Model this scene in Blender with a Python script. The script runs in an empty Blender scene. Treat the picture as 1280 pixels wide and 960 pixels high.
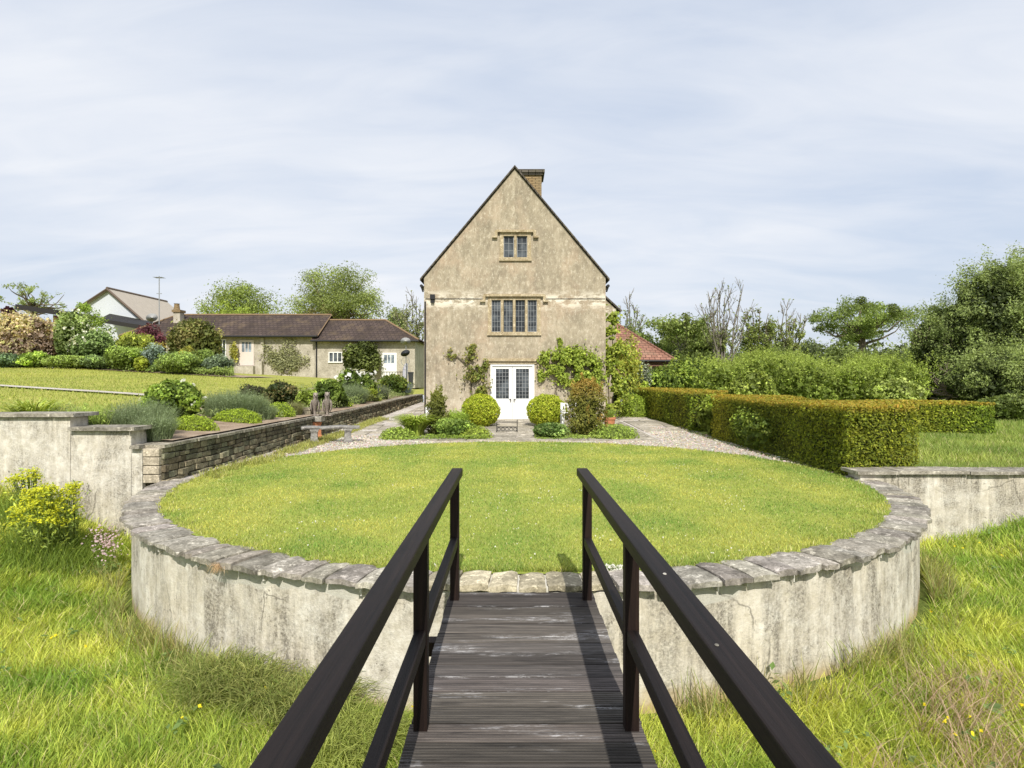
import bpy, math, random
import numpy as np
from mathutils import Vector

SC = bpy.context.scene
COL = SC.collection
PI = math.pi
F = 760.0          # focal length in photo pixels (photo 1280 wide)
EYE = 1.6
R = math.radians

# ------------------------------------------------------------------ utils
def X(px, y): return (px - 640.0) / F * y
def Z(py, y): return EYE + (475.0 - py) / F * y
def sst(a, b, v):
    t = np.clip((v - a) / (b - a), 0, 1)
    return t * t * (3 - 2 * t)

def vnoise(x, y, seed=0):
    x = np.asarray(x, float); y = np.asarray(y, float)
    xi = np.floor(x).astype(np.int64); yi = np.floor(y).astype(np.int64)
    xf = x - xi; yf = y - yi
    def h(a, b):
        n = (a * 374761393 + b * 668265263 + seed * 1442695041) & 0xffffffff
        n = ((n ^ (n >> 13)) * 1274126177) & 0xffffffff
        return ((n ^ (n >> 16)) & 0xffff) / 65535.0
    u = xf * xf * (3 - 2 * xf); v = yf * yf * (3 - 2 * yf)
    return (h(xi, yi) * (1 - u) + h(xi + 1, yi) * u) * (1 - v) + (h(xi, yi + 1) * (1 - u) + h(xi + 1, yi + 1) * u) * v

def fnoise(x, y, seed=0):
    return 0.55 * vnoise(x, y, seed) + 0.3 * vnoise(x * 2.1 + 7, y * 2.1 + 3, seed + 1) + 0.15 * vnoise(x * 4.3, y * 4.3, seed + 2)

# ------------------------------------------------------------------ terrain heights
CX, CY = 0.16, 10.3
R_IN, R_OUT = 5.27, 5.70
WALL_X = -5.43

def H_up(x, y):                       # upper garden, left of the retaining wall
    x = np.asarray(x, float); y = np.asarray(y, float)
    d = np.clip(WALL_X - x, 0, 16)
    yc = np.clip(y - 9.5, 0, 20.5)
    far = sst(70, 160, y)
    z = 0.60 + 0.055 * d + 0.035 * yc * sst(0, 6, d)
    z = z + 0.10 * sst(22, 36, y) * (1 - sst(0, 6, d))
    return z * (1 - far) + 1.2 * far

def H_te(x, y):                       # house terrace and right-hand field
    x = np.asarray(x, float); y = np.asarray(y, float)
    return 0.1 * sst(16, 22, y) + 0.17 * sst(24, 36, y) + 0.7 * sst(40, 160, y)

def H_me(x, y):                       # low meadow outside the round wall
    x = np.asarray(x, float); y = np.asarray(y, float)
    z = -1.0 + 0 * x
    z = z + 0.55 * sst(-5.4, -7.0, x) * sst(5.0, 9.0, y) + 0.55 * sst(-6.6, -8.6, x) * sst(4, 9, y)
    z = z + 0.45 * sst(6.4, 8.6, x) * sst(3.5, 9.0, y) + 0.5 * sst(8.2, 14, x)
    z = z + 0.8 * sst(-6.5, -13, x) * sst(8.5, 4, y)
    z = z + 0.95 * sst(0.2, -2.2, y)
    z = z + 0.12 * (fnoise(x * 0.8, y * 0.8, 5) - 0.5)
    return z

# ------------------------------------------------------------------ mesh accumulator
class MB:
    def __init__(s): s.V = []; s.P = []; s.C = []; s.n = 0
    def add(s, V, faces, col=(1, 1, 1), mi=0):
        V = np.asarray(V, float).reshape(-1, 3); fa = np.asarray(faces, np.int64)
        c = np.asarray(col, float)
        if c.ndim == 1: c = np.broadcast_to(c, (len(V), 3))
        s.V.append(V); s.C.append(c); s.P.append((fa + s.n, mi)); s.n += len(V)
        return s
    def box(s, x0, x1, y0, y1, z0, z1, col=(1, 1, 1), mi=0):
        V = [(x, y, z) for z in (z0, z1) for y in (y0, y1) for x in (x0, x1)]
        Fq = [(0, 2, 3, 1), (4, 5, 7, 6), (0, 1, 5, 4), (2, 6, 7, 3), (0, 4, 6, 2), (1, 3, 7, 5)]
        return s.add(V, Fq, col, mi)
    def obox(s, c, half, rz=0.0, col=(1, 1, 1), mi=0, rx=0.0):
        a, b, d = half
        V = np.array([(x, y, z) for z in (-d, d) for y in (-b, b) for x in (-a, a)], float)
        if rx:
            cc, sn = math.cos(rx), math.sin(rx); V = V @ np.array([[1, 0, 0], [0, cc, sn], [0, -sn, cc]])
        cc, sn = math.cos(rz), math.sin(rz)
        V = V @ np.array([[cc, sn, 0], [-sn, cc, 0], [0, 0, 1]]) + np.array(c, float)
        Fq = [(0, 2, 3, 1), (4, 5, 7, 6), (0, 1, 5, 4), (2, 6, 7, 3), (0, 4, 6, 2), (1, 3, 7, 5)]
        return s.add(V, Fq, col, mi)
    def tube(s, pts, rad, n=6, col=(1, 1, 1), mi=0):
        pts = np.asarray(pts, float); m = len(pts)
        rad = np.broadcast_to(np.asarray(rad, float), (m,))
        V = []
        for i in range(m):
            d = pts[min(i + 1, m - 1)] - pts[max(i - 1, 0)]
            d = d / (np.linalg.norm(d) + 1e-9)
            u = np.cross(d, (0, 0, 1) if abs(d[2]) < 0.9 else (1, 0, 0)); u /= np.linalg.norm(u); w = np.cross(d, u)
            for k in range(n):
                a = 2 * PI * k / n
                V.append(pts[i] + rad[i] * (math.cos(a) * u + math.sin(a) * w))
        Fq = [(i * n + k, i * n + (k + 1) % n, (i + 1) * n + (k + 1) % n, (i + 1) * n + k) for i in range(m - 1) for k in range(n)]
        s.add(V, Fq, col, mi)
        b = s.n - m * n
        s.P.append((np.array([[b + k for k in range(n)][::-1]]), mi)); s.P.append((np.array([[b + (m - 1) * n + k for k in range(n)]]), mi))
        return s
    def loft(s, rings, col=(1, 1, 1), mi=0, cap=True):
        m = len(rings); n = len(rings[0]); V = np.concatenate([np.asarray(r, float) for r in rings])
        Fq = [(i * n + k, i * n + (k + 1) % n, (i + 1) * n + (k + 1) % n, (i + 1) * n + k) for i in range(m - 1) for k in range(n)]
        s.add(V, Fq, col, mi)
        if cap:
            b = s.n - m * n
            s.P.append((np.array([[b + k for k in range(n)][::-1]]), mi)); s.P.append((np.array([[b + (m - 1) * n + k for k in range(n)]]), mi))
        return s
    def lathe(s, c, prof, n=16, col=(1, 1, 1), mi=0, sx=1, sy=1):
        return s.loft([[(c[0] + r * sx * math.cos(2 * PI * k / n), c[1] + r * sy * math.sin(2 * PI * k / n), c[2] + z) for k in range(n)] for r, z in prof], col, mi)
    def poly(s, V, col=(1, 1, 1), mi=0):
        return s.add(V, [tuple(range(len(V)))], col, mi)
    def build(s, name, mats, parent=None, origin=None, smooth=False, bevel=0):
        V = np.concatenate(s.V); C = np.concatenate(s.C)
        if parent is not None: V = V - np.array(parent_loc(parent))
        elif origin is not None: V = V - np.array(origin, float)
        me = bpy.data.meshes.new(name)
        loops = np.concatenate([p.ravel() for p, _ in s.P])
        tot = np.concatenate([np.full(len(p), p.shape[1]) for p, _ in s.P])
        mi = np.concatenate([np.full(len(p), m) for p, m in s.P])
        start = np.concatenate([[0], np.cumsum(tot)[:-1]])
        me.vertices.add(len(V)); me.vertices.foreach_set('co', V.astype(np.float32).ravel())
        me.loops.add(len(loops)); me.loops.foreach_set('vertex_index', loops.astype(np.int32))
        me.polygons.add(len(tot)); me.polygons.foreach_set('loop_start', start.astype(np.int32))
        me.polygons.foreach_set('material_index', mi.astype(np.int32))
        if smooth: me.polygons.foreach_set('use_smooth', np.ones(len(tot), bool))
        else: me.polygons.foreach_set('use_smooth', np.zeros(len(tot), bool))
        me.update(calc_edges=True)
        at = me.attributes.new('col', 'FLOAT_COLOR', 'POINT')
        at.data.foreach_set('color', np.concatenate([C, np.ones((len(C), 1))], 1).astype(np.float32).ravel())
        for m in (mats if isinstance(mats, (list, tuple)) else [mats]): me.materials.append(m)
        o = bpy.data.objects.new(name, me); COL.objects.link(o)
        if parent is not None: o.parent = parent
        elif origin is not None: o.location = origin
        if bevel:
            b = o.modifiers.new('bevel', 'BEVEL'); b.width = bevel; b.segments = 2; b.limit_method = 'ANGLE'
        return o

def parent_loc(o):
    v = Vector(o.location)
    while o.parent: o = o.parent; v = v + Vector(o.location)
    return tuple(v)

def tag(o, label, cat, group=None, kind=None):
    if label: o['label'] = label
    if cat: o['category'] = cat
    if group: o['group'] = group
    if kind: o['kind'] = kind
    return o
def thing(name, label, cat, loc=(0, 0, 0), group=None):
    o = bpy.data.objects.new(name, None); COL.objects.link(o); o.location = loc; o.empty_display_size = 0.2
    return tag(o, label, cat, group)
def structure(o): o['kind'] = 'structure'; return o

# ------------------------------------------------------------------ materials
class NT:
    def __init__(s, name):
        s.m = bpy.data.materials.new(name); s.m.use_nodes = True; s.t = s.m.node_tree; s.t.nodes.clear()
        s.out = s.n('ShaderNodeOutputMaterial'); s._tc = None
    def n(s, t, **k):
        nd = s.t.nodes.new(t)
        for a, b in k.items(): setattr(nd, a, b)
        return nd
    def l(s, a, b): s.t.links.new(a, b)
    def tc(s):
        if not s._tc: s._tc = s.n('ShaderNodeTexCoord').outputs['Object']
        return s._tc
    def mp(s, scale):
        m = s.n('ShaderNodeMapping'); m.inputs['Scale'].default_value = scale; s.l(s.tc(), m.inputs[0]); return m.outputs[0]
    def noise(s, scale=5, detail=4, rough=0.55, sc=None, dist=0):
        n = s.n('ShaderNodeTexNoise'); n.inputs['Scale'].default_value = scale; n.inputs['Detail'].default_value = detail
        n.inputs['Roughness'].default_value = rough; n.inputs['Distortion'].default_value = dist
        s.l(s.mp(sc) if sc else s.tc(), n.inputs['Vector']); return n.outputs['Fac']
    def ramp(s, fac, st):
        r = s.n('ShaderNodeValToRGB'); e = r.color_ramp.elements
        while len(e) < len(st): e.new(0.5)
        for i, (p, c) in enumerate(st):
            e[i].position = p; e[i].color = (c, c, c, 1) if isinstance(c, (int, float)) else (*c, 1)
        s.l(fac, r.inputs[0]); return r.outputs[0]
    def mix(s, fac, a, b, mode='MIX'):
        m = s.n('ShaderNodeMix', data_type='RGBA', blend_type=mode)
        for v, i in ((fac, 0), (a, 6), (b, 7)):
            if isinstance(v, (int, float)): m.inputs[i].default_value = v if i == 0 else (v, v, v, 1)
            elif isinstance(v, tuple): m.inputs[i].default_value = (*v, 1)
            else: s.l(v, m.inputs[i])
        return m.outputs[2]
    def math(s, op, a, b=0.0):
        m = s.n('ShaderNodeMath', operation=op)
        for i, v in enumerate((a, b)):
            if isinstance(v, (int, float)): m.inputs[i].default_value = v
            else: s.l(v, m.inputs[i])
        return m.outputs[0]
    def attr(s): return s.n('ShaderNodeAttribute', attribute_name='col').outputs['Color']
    def bump(s, h, st=0.3, dist=0.02):
        b = s.n('ShaderNodeBump'); b.inputs['Strength'].default_value = st; b.inputs['Distance'].default_value = dist
        s.l(h, b.inputs['Height']); return b.outputs[0]
    def pbr(s, col, rough=0.8, nrm=None, spec=0.3, metal=0.0):
        p = s.n('ShaderNodeBsdfPrincipled')
        if isinstance(col, tuple): p.inputs['Base Color'].default_value = (*col, 1)
        else: s.l(col, p.inputs['Base Color'])
        if isinstance(rough, (int, float)): p.inputs['Roughness'].default_value = rough
        else: s.l(rough, p.inputs['Roughness'])
        p.inputs['Specular IOR Level'].default_value = spec; p.inputs['Metallic'].default_value = metal
        if nrm is not None: s.l(nrm, p.inputs['Normal'])
        return p.outputs[0]
    def done(s, sh): s.l(sh, s.out.inputs[0]); return s.m

def leafmat(name, trans=0.3, rough=0.55, gain=(1, 1, 1)):
    t = NT(name); c = t.mix(1.0, t.attr(), gain, 'MULTIPLY')
    p = t.pbr(c, rough, spec=0.25)
    tr = t.n('ShaderNodeBsdfTranslucent'); t.l(t.mix(1.0, c, (1.15, 1.1, 0.6), 'MULTIPLY'), tr.inputs[0])
    m = t.n('ShaderNodeMixShader'); m.inputs[0].default_value = trans; t.l(p, m.inputs[1]); t.l(tr.outputs[0], m.inputs[2])
    return t.done(m.outputs[0])
LEAF = leafmat('foliage', .38, .55, (1.42, 1.38, 1.6)); GRASS = leafmat('grass_blades', 0.4, 0.6, (1.62, 1.44, 2.3)); PETAL = leafmat('petals', 0.35, 0.7)

def simple(name, col, rough=0.7, var=0.12, scale=8, spec=0.3, metal=0, bump=0.1, sc=None):
    t = NT(name); f = t.noise(scale, 5, 0.6, sc)
    c = t.mix(f, tuple(v * (1 - var * 2) for v in col), tuple(min(1, v * (1 + var * 2)) for v in col))
    return t.done(t.pbr(c, rough, t.bump(f, bump, 0.01), spec, metal))

def m_render_ring(name='stained_white_render', band=True):
    t = NT(name)
    st1 = t.noise(1.0, 6, 0.7, (3.2, 3.2, 0.42)); st2 = t.noise(1.0, 6, 0.7, (11, 11, 1.3)); big = t.noise(0.8, 4, 0.6); blot = t.noise(2.6, 6, 0.7); fine = t.noise(40, 4, 0.75); mid = t.noise(8, 6, 0.7)
    c = t.ramp(mid, [(0.3, (.47, .43, .345)), (0.5, (.64, .60, .52)), (0.7, (.77, .745, .67))])
    c = t.mix(t.ramp(big, [(0.45, 0.0), (0.65, 0.5)]), c, (.60, .53, .40))
    s1 = t.math('MULTIPLY', t.ramp(t.mix(0.4, st1, st2), [(0.42, 0.0), (0.56, 1.0)]), t.ramp(t.mix(.5, big, blot), [(0.38, 0.12), (0.54, 1.0)]))
    s2 = t.math('MULTIPLY', s1, t.ramp(fine, [(0.38, 0.3), (0.58, 1.0)]))
    c = t.mix(t.math('MULTIPLY', s2, 0.9), c, (.16, .145, .12))
    sp = t.math('MULTIPLY', t.ramp(t.noise(22, 6, 0.8), [(0.54, 0.0), (0.62, 0.9)]), t.ramp(blot, [(0.46, 0.0), (0.60, 1.0)]))
    c = t.mix(sp, c, (.14, .125, .10))
    if band:      # newer grey mortar patches under the coping, damp ochre at the foot
        xyz = t.n('ShaderNodeSeparateXYZ'); t.l(t.tc(), xyz.inputs[0]); z = xyz.outputs[2]
        zz = t.math('ADD', z, t.math('MULTIPLY', t.math('SUBTRACT', t.noise(0.9, 3, 0.5), 0.5), 0.9))
        c = t.mix(t.ramp(t.math('ADD', zz, 1.0), [(0.885, 0.0), (0.90, 0.8)]), c, (.50, .49, .43))
        c = t.mix(t.ramp(t.math('ADD', t.math('ADD', z, t.math('MULTIPLY', t.noise(3, 4), .3)), .85), [(0.0, 0.85), (0.16, 0.0)]), c, (.44, .33, .15))
    v = t.n('ShaderNodeTexVoronoi', feature='DISTANCE_TO_EDGE'); v.inputs['Scale'].default_value = 1.1
    mm = t.n('ShaderNodeMix', data_type='VECTOR'); mm.inputs[0].default_value = .25; t.l(t.tc(), mm.inputs[4])
    nn = t.n('ShaderNodeTexNoise'); nn.inputs['Scale'].default_value = 3; nn.inputs['Detail'].default_value = 6; t.l(t.tc(), nn.inputs['Vector']); t.l(nn.outputs['Color'], mm.inputs[5]); t.l(mm.outputs[1], v.inputs['Vector'])
    c = t.mix(t.math('MULTIPLY', t.ramp(v.outputs['Distance'], [(0.0, .8), (0.010, 0.0)]), t.ramp(big, [(.5, 0.), (.56, 1.)])), c, (.12, .11, .09))
    return t.done(t.pbr(c, 0.92, t.bump(t.mix(0.5, fine, mid), 0.7, 0.02), 0.12))

def m_house():
    t = NT('weathered_ochre_render')
    big = t.noise(0.75, 5, 0.6); st = t.noise(1.0, 6, 0.65, (4.5, 4.5, 0.9)); fine = t.noise(26, 5, 0.7); mid = t.noise(5, 6, 0.7)
    c = t.ramp(t.mix(0.5, big, st), [(0.36, (.235, .20, .15)), (0.50, (.35, .30, .22)), (0.64, (.455, .395, .30))])
    c = t.mix(t.ramp(mid, [(0.54, 0.0), (0.68, 0.6)]), c, (.56, .50, .38))
    c = t.mix(t.math('MULTIPLY', t.ramp(t.noise(2.2, 6, 0.75, (1, 1, .6)), [(0.47, 0.0), (0.66, 0.8)]), t.ramp(fine, [(.36, .35), (.56, 1.)])), c, (.20, .175, .125))
    c = t.mix(t.ramp(t.noise(0.6, 4, 0.6), [(0.50, 0.0), (0.68, 0.5)]), c, (.52, .38, .27))
    pe = t.noise(9, 8, .85, (1, 1, .55)); c = t.mix(t.ramp(pe, [(.52, 0.), (.60, .75)]), c, (.60, .545, .43)); pd = t.noise(13, 8, .85, (1, 1, .5)); c = t.mix(t.ramp(pd, [(.53, 0.), (.61, .75)]), c, (.215, .18, .13))
    sx = t.n('ShaderNodeSeparateXYZ'); t.l(t.tc(), sx.inputs[0])
    zz = t.math('ABSOLUTE', t.math('SUBTRACT', sx.outputs[2], 4.50)); pn = t.ramp(t.noise(1.6, 6, .75, (1, 1, 2.5)), [(0.47, 0.0), (0.55, 1.0)])
    c = t.mix(t.math('MULTIPLY', t.ramp(zz, [(0.05, 1.0), (0.45, 0.0)]), pn), c, (.72, .67, .56))
    low = t.ramp(t.math('MULTIPLY', sx.outputs[2], .5), [(0.1, .55), (0.9, 0.0)])
    c = t.mix(t.math('MULTIPLY', low, t.ramp(t.noise(2.6, 6, .8), [(.45, 0.), (.58, 1.)])), c, (.62, .57, .46))
    return t.done(t.pbr(c, 0.92, t.bump(t.mix(0.5, fine, mid), 0.4, 0.03), 0.12))

def m_stone(name, a, b, d, scale=3.0):
    t = NT(name); at = t.attr()
    n1 = t.noise(scale, 6, 0.7); n2 = t.noise(scale * 7, 5, 0.7); n3 = t.noise(scale * 2.2, 5, 0.8)
    c = t.ramp(n1, [(0.32, a), (0.5, b), (0.68, d)])
    c = t.mix(t.ramp(n3, [(0.55, 0.0), (0.63, 0.8)]), c, tuple(min(1, v * 1.55) for v in d))
    c = t.mix(t.ramp(n2, [(0.35, 0.55), (0.55, 0.0)]), c, tuple(v * 0.45 for v in a))
    c = t.mix(1.0, c, at, 'MULTIPLY')
    return t.done(t.pbr(c, 0.9, t.bump(t.mix(0.5, n2, n1), 0.6, 0.02), 0.2))

def m_wood(name, dark, light, sc, rough=0.5, painted_glints=False):
    t = NT(name); at = t.attr()
    g = t.noise(1.0, 8, 0.7, sc, 0.6); g2 = t.noise(1.0, 3, 0.5, tuple(v * 0.25 for v in sc), 1.5)
    c = t.ramp(g, [(0.3, dark), (0.7, light)])
    c = t.mix(t.ramp(g2, [(0.62, 0.0), (0.7, 0.7)]), c, tuple(v * 0.4 for v in dark))
    c = t.mix(1.0, c, at, 'MULTIPLY')
    rg = rough
    if painted_glints:  # whitish worn and wet streaks, their glint painted into the colour
        w = t.ramp(t.noise(1.0, 6, 0.8, (9, 90, 1)), [(0.50, 0.0), (0.60, 1.0)])
        w2 = t.ramp(t.noise(1.0, 3, 0.6, (0.9, 6, 1)), [(0.53, 0.0), (0.66, 1.0)])
        ww = t.math('MULTIPLY', w, w2)
        c = t.mix(t.math('MULTIPLY', ww, 0.8), c, (.50, .50, .52))
        rg = t.math('SUBTRACT', rough, t.math('MULTIPLY', w2, 0.2))
    wr_ = t.ramp(t.noise(55, 5, .8), [(.66, 0.), (.72, .5)]); c = t.mix(t.math('MULTIPLY', wr_, t.ramp(t.noise(3, 3), [(.5, 0.), (.6, 1.)])), c, (.20, .17, .15))
    return t.done(t.pbr(c, rg, t.bump(g, 0.45, 0.006), 0.18))

def m_ground(name, cols, scale=2.0, fine=30, bump=0.5, dist=0.03):
    t = NT(name); n1 = t.noise(scale, 5, 0.6); n2 = t.noise(fine, 5, 0.7)
    c = t.ramp(t.mix(0.5, n1, n2), [(0.34, cols[0]), (0.5, cols[1]), (0.66, cols[2])])
    return t.done(t.pbr(c, 0.95, t.bump(n2, bump, dist), 0.1))

def m_tiles(name, a, b, moss, axis=0, tile=0.28):
    t = NT(name)
    br = t.n('ShaderNodeTexBrick'); br.inputs['Scale'].default_value = 1.0
    br.inputs['Brick Width'].default_value = 0.3; br.inputs['Row Height'].default_value = tile
    br.inputs['Mortar Size'].default_value = 0.02; br.inputs['Color1'].default_value = (*a, 1); br.inputs['Color2'].default_value = (*b, 1)
    br.inputs['Mortar'].default_value = (*tuple(v * 0.35 for v in a), 1)
    uv = t.n('ShaderNodeSeparateXYZ'); t.l(t.tc(), uv.inputs[0])
    cb = t.n('ShaderNodeCombineXYZ'); t.l(uv.outputs[axis], cb.inputs[0]); t.l(t.math('MULTIPLY', uv.outputs[2], 1.5), cb.inputs[1])
    t.l(cb.outputs[0], br.inputs['Vector'])
    c = t.mix(t.ramp(t.noise(1.2, 6, 0.7), [(0.5, 0.0), (0.7, 0.7)]), br.outputs['Color'], moss)
    c = t.mix(t.ramp(t.noise(0.5, 4, 0.6), [(0.35, 0.6), (0.55, 0.0)]), c, tuple(v * 0.55 for v in a))
    return t.done(t.pbr(c, 0.85, t.bump(br.outputs['Fac'], -0.6, 0.04), 0.2))

def m_glass(name, col=(.03, .035, .04), rough=0.06):
    t = NT(name); f = t.noise(1.7, 4, 0.6)
    c = t.mix(t.ramp(f, [(0.45, 0.0), (0.62, 1.0)]), col, tuple(min(1, v * 3 + .02) for v in col))
    return t.done(t.pbr(c, rough, t.bump(t.noise(9, 3), 0.15, 0.01), 0.22))

RENDER = m_render_ring(); RENDER2 = m_render_ring('stained_white_side_render', False)
HOUSE = m_house()
COPING = m_stone('lichened_coping_stone', (.15, .14, .115), (.30, .28, .24), (.47, .445, .39), 5)
RUBBLE = m_stone('dark_rubble_stone', (.11, .095, .07), (.21, .185, .135), (.33, .30, .22), 6)
HAM = m_stone('golden_dressed_stone', (.29, .225, .135), (.42, .345, .22), (.52, .45, .32), 5)
BENCHM = m_stone('weathered_bench_stone', (.14, .13, .12), (.25, .24, .225), (.38, .37, .34), 5)
MORTAR = simple('pale_mortar', (.62, .60, .54), 0.95)
RAIL = m_wood('dark_stained_rail_timber', (.003, .0025, .0025), (.021, .014, .012), (30, 1.1, 30), 0.55)
POSTW = m_wood('dark_stained_post_timber', (.005, .003, .003), (.028, .016, .012), (30, 30, 1.2), 0.6)
DECK = m_wood('weathered_grooved_decking', (.020, .018, .018), (.118, .104, .096), (1.6, 34, 16), 0.6, True)
LAWNM = m_ground('mown_lawn', [(.19, .25, .05), (.29, .34, .07), (.40, .40, .10)], 0.9, 60)
UPL = m_ground('upper_lawn_turf', [(.24, .26, .06), (.34, .35, .08), (.42, .41, .11)], 0.5, 30)
MEADM = m_ground('meadow_soil_and_thatch', [(.06, .085, .02), (.13, .17, .04), (.27, .28, .09)], 2.0, 40)
FIELD = m_ground('rough_field_grass', [(.18, .24, .05), (.28, .35, .08), (.38, .42, .12)], 0.8, 25)
GRAVEL = m_ground('pale_gravel', [(.40, .35, .31), (.60, .55, .50), (.80, .76, .71)], 0.7, 75, 1.0)
SLAB = m_stone('paving_slabs', (.28, .25, .20), (.40, .37, .31), (.52, .48, .42), 2)
SOIL = m_ground('bed_soil', [(.20, .14, .10), (.34, .26, .19), (.48, .39, .30)], 2, 50)
WHITE = simple('white_gloss_paint', (.80, .80, .78), 0.35, 0.02, spec=.5, bump=.02)
LEAD = simple('lead_strips', (.30, .31, .32), 0.5, 0.1)
IRON = simple('black_iron', (.02, .02, .02), 0.5, 0.2)
GUTTER = simple('black_gutter', (.02, .02, .022), 0.4, 0.1)
GLASS = m_glass('dark_leaded_glass'); GLASS2 = m_glass('bright_pane_glass', (.10, .12, .14))
SLATE = m_tiles('grey_stone_slates', (.10, .088, .072), (.13, .115, .095), (.14, .12, .07))
BTILE = m_tiles('dark_brown_clay_tiles', (.065, .048, .042), (.10, .073, .062), (.15, .11, .065))
RTILE = m_tiles('red_clay_tiles', (.26, .125, .09), (.37, .20, .145), (.20, .15, .10), 0, .2)
BRICK = m_tiles('chimney_brick', (.30, .21, .11), (.36, .26, .14), (.22, .18, .11), 0, 0.11)
COTT = m_ground('pale_cottage_stone', [(.25, .225, .18), (.40, .365, .30), (.56, .52, .45)], 1.6, 9, 0.3)
BARNW = simple('white_barn_boards', (.50, .53, .58), 0.6, 0.06, 2, sc=(8, 8, .3))
BARNR = simple('grey_cement_sheet_roof', (.42, .37, .31), 0.8, 0.12, 1.5, sc=(1, 3, 1))
TERRA = simple('terracotta', (.46, .19, .095), 0.85, 0.15)
BARK = simple('bark', (.14, .115, .085), 0.95, 0.3, 6, bump=.8, sc=(3, 3, .8))
PALEBARK = simple('pale_bark', (.19, .17, .14), 0.95, 0.25, 6, bump=.8, sc=(3, 3, .8))
OWLM = m_stone('mottled_statue_stone', (.17, .14, .12), (.28, .235, .20), (.40, .36, .31), 14)
DARKW = simple('black_shed_timber', (.022, .02, .02), 0.7, 0.2); REDW = simple('red_brown_timber', (.15, .06, .04), .8, .2)
DISHL = simple('pale_grey_dish', (.50, .50, .48), 0.5, 0.05); DISHD = simple('dark_grey_dish', (.055, .06, .065), 0.5, 0.1)
METAL = simple('galvanised_metal', (.35, .36, .37), 0.45, 0.1, metal=.6)
BIN = simple('charcoal_plastic', (.035, .037, .04), .5, .1)

def m_cloth():
    t = NT('blue_and_white_striped_cloth'); w = t.n('ShaderNodeTexWave'); w.inputs['Scale'].default_value = 4.5; w.inputs['Distortion'].default_value = 2
    t.l(t.tc(), w.inputs['Vector'])
    return t.done(t.pbr(t.ramp(w.outputs['Fac'], [(.45, (.10, .11, .2)), (.6, (.72, .70, .78))]), .9))
CLOTH = m_cloth()

# ------------------------------------------------------------------ foliage generators
RNG = np.random.default_rng(11)
def unit(v): return v / (np.linalg.norm(v, axis=1, keepdims=True) + 1e-9)
def jit(col, n, amt=0.25, rng=None, cols2=None):
    rng = rng or RNG
    c = np.tile(np.array(col, float), (n, 1))
    if cols2 is not None:
        f = rng.random((n, 1)); c = c * (1 - f) + np.array(cols2, float) * f
    return np.clip(c * (1 + amt * rng.normal(size=(n, 1))), 0.004, 0.9)

def add_leaves(mb, P, N, size, col, aspect=0.55, rng=None, mi=0, flop=0.6):
    rng = rng or RNG; n = len(P)
    N = unit(N + flop * rng.normal(size=(n, 3)))
    T = unit(np.cross(N, rng.normal(size=(n, 3)))); B = np.cross(N, T)
    L = (np.asarray(size) * 0.5 * np.ones(n))[:, None] * (0.5 + 1.1 * rng.random((n, 1)) ** 1.5); W = L * aspect
    V = np.empty((n, 4, 3)); V[:, 0] = P - T * L; V[:, 1] = P + B * W + N * L * 0.15; V[:, 2] = P + T * L; V[:, 3] = P - B * W + N * L * 0.15
    mb.add(V.reshape(-1, 3), np.arange(n * 4).reshape(n, 4), np.repeat(col, 4, 0), mi)

def add_blades(mb, base, az, length, width, lean, col, seg=2, droop=0.0, rng=None, mi=0, twist=None, tipcol=None):
    rng = rng or RNG; n = len(base); base = np.asarray(base, float)
    d = np.stack([np.cos(az), np.sin(az), 0 * az], 1)
    tw = rng.random(n) * 2 * PI if twist is None else twist
    w = np.stack([np.cos(tw), np.sin(tw), 0 * tw], 1)
    rows = []
    for i in range(seg + 1):
        t = i / seg
        hor = lean * length * (t ** 1.6); up = length * (t * np.sqrt(np.clip(1 - 0.35 * lean * lean, .2, 1)) - droop * t * t * t)
        p = base + d * hor[:, None] + np.array([0, 0, 1.0]) * up[:, None]
        if i < seg:
            ww = (width * 0.5 * (1 - 0.45 * t))[:, None]; rows += [p - w * ww, p + w * ww]
        else: rows += [p]
    k = len(rows); V = np.stack(rows, 1).reshape(-1, 3)
    b = np.arange(n)[:, None] * k
    C = np.repeat(col, k, 0)
    if tipcol is not None:
        C = C.reshape(n, k, 3).copy(); C[:, -1] = tipcol; C = C.reshape(-1, 3)
    off = mb.n
    mb.V.append(V); mb.C.append(C); mb.n += len(V)
    for i in range(seg - 1):
        mb.P.append((b + np.array([2 * i, 2 * i + 1, 2 * i + 3, 2 * i + 2]) + off, mi))
    mb.P.append((b + np.array([2 * seg - 2, 2 * seg - 1, 2 * seg]) + off, mi))

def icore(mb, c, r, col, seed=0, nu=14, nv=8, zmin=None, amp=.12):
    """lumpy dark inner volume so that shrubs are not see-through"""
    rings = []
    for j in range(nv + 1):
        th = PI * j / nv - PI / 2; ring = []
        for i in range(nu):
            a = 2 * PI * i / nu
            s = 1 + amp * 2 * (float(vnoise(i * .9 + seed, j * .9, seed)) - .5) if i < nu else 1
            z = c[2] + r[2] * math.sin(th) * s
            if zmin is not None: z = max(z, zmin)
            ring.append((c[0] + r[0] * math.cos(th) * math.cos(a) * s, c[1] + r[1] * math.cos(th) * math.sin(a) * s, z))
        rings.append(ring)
    mb.loft(rings, col)

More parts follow.
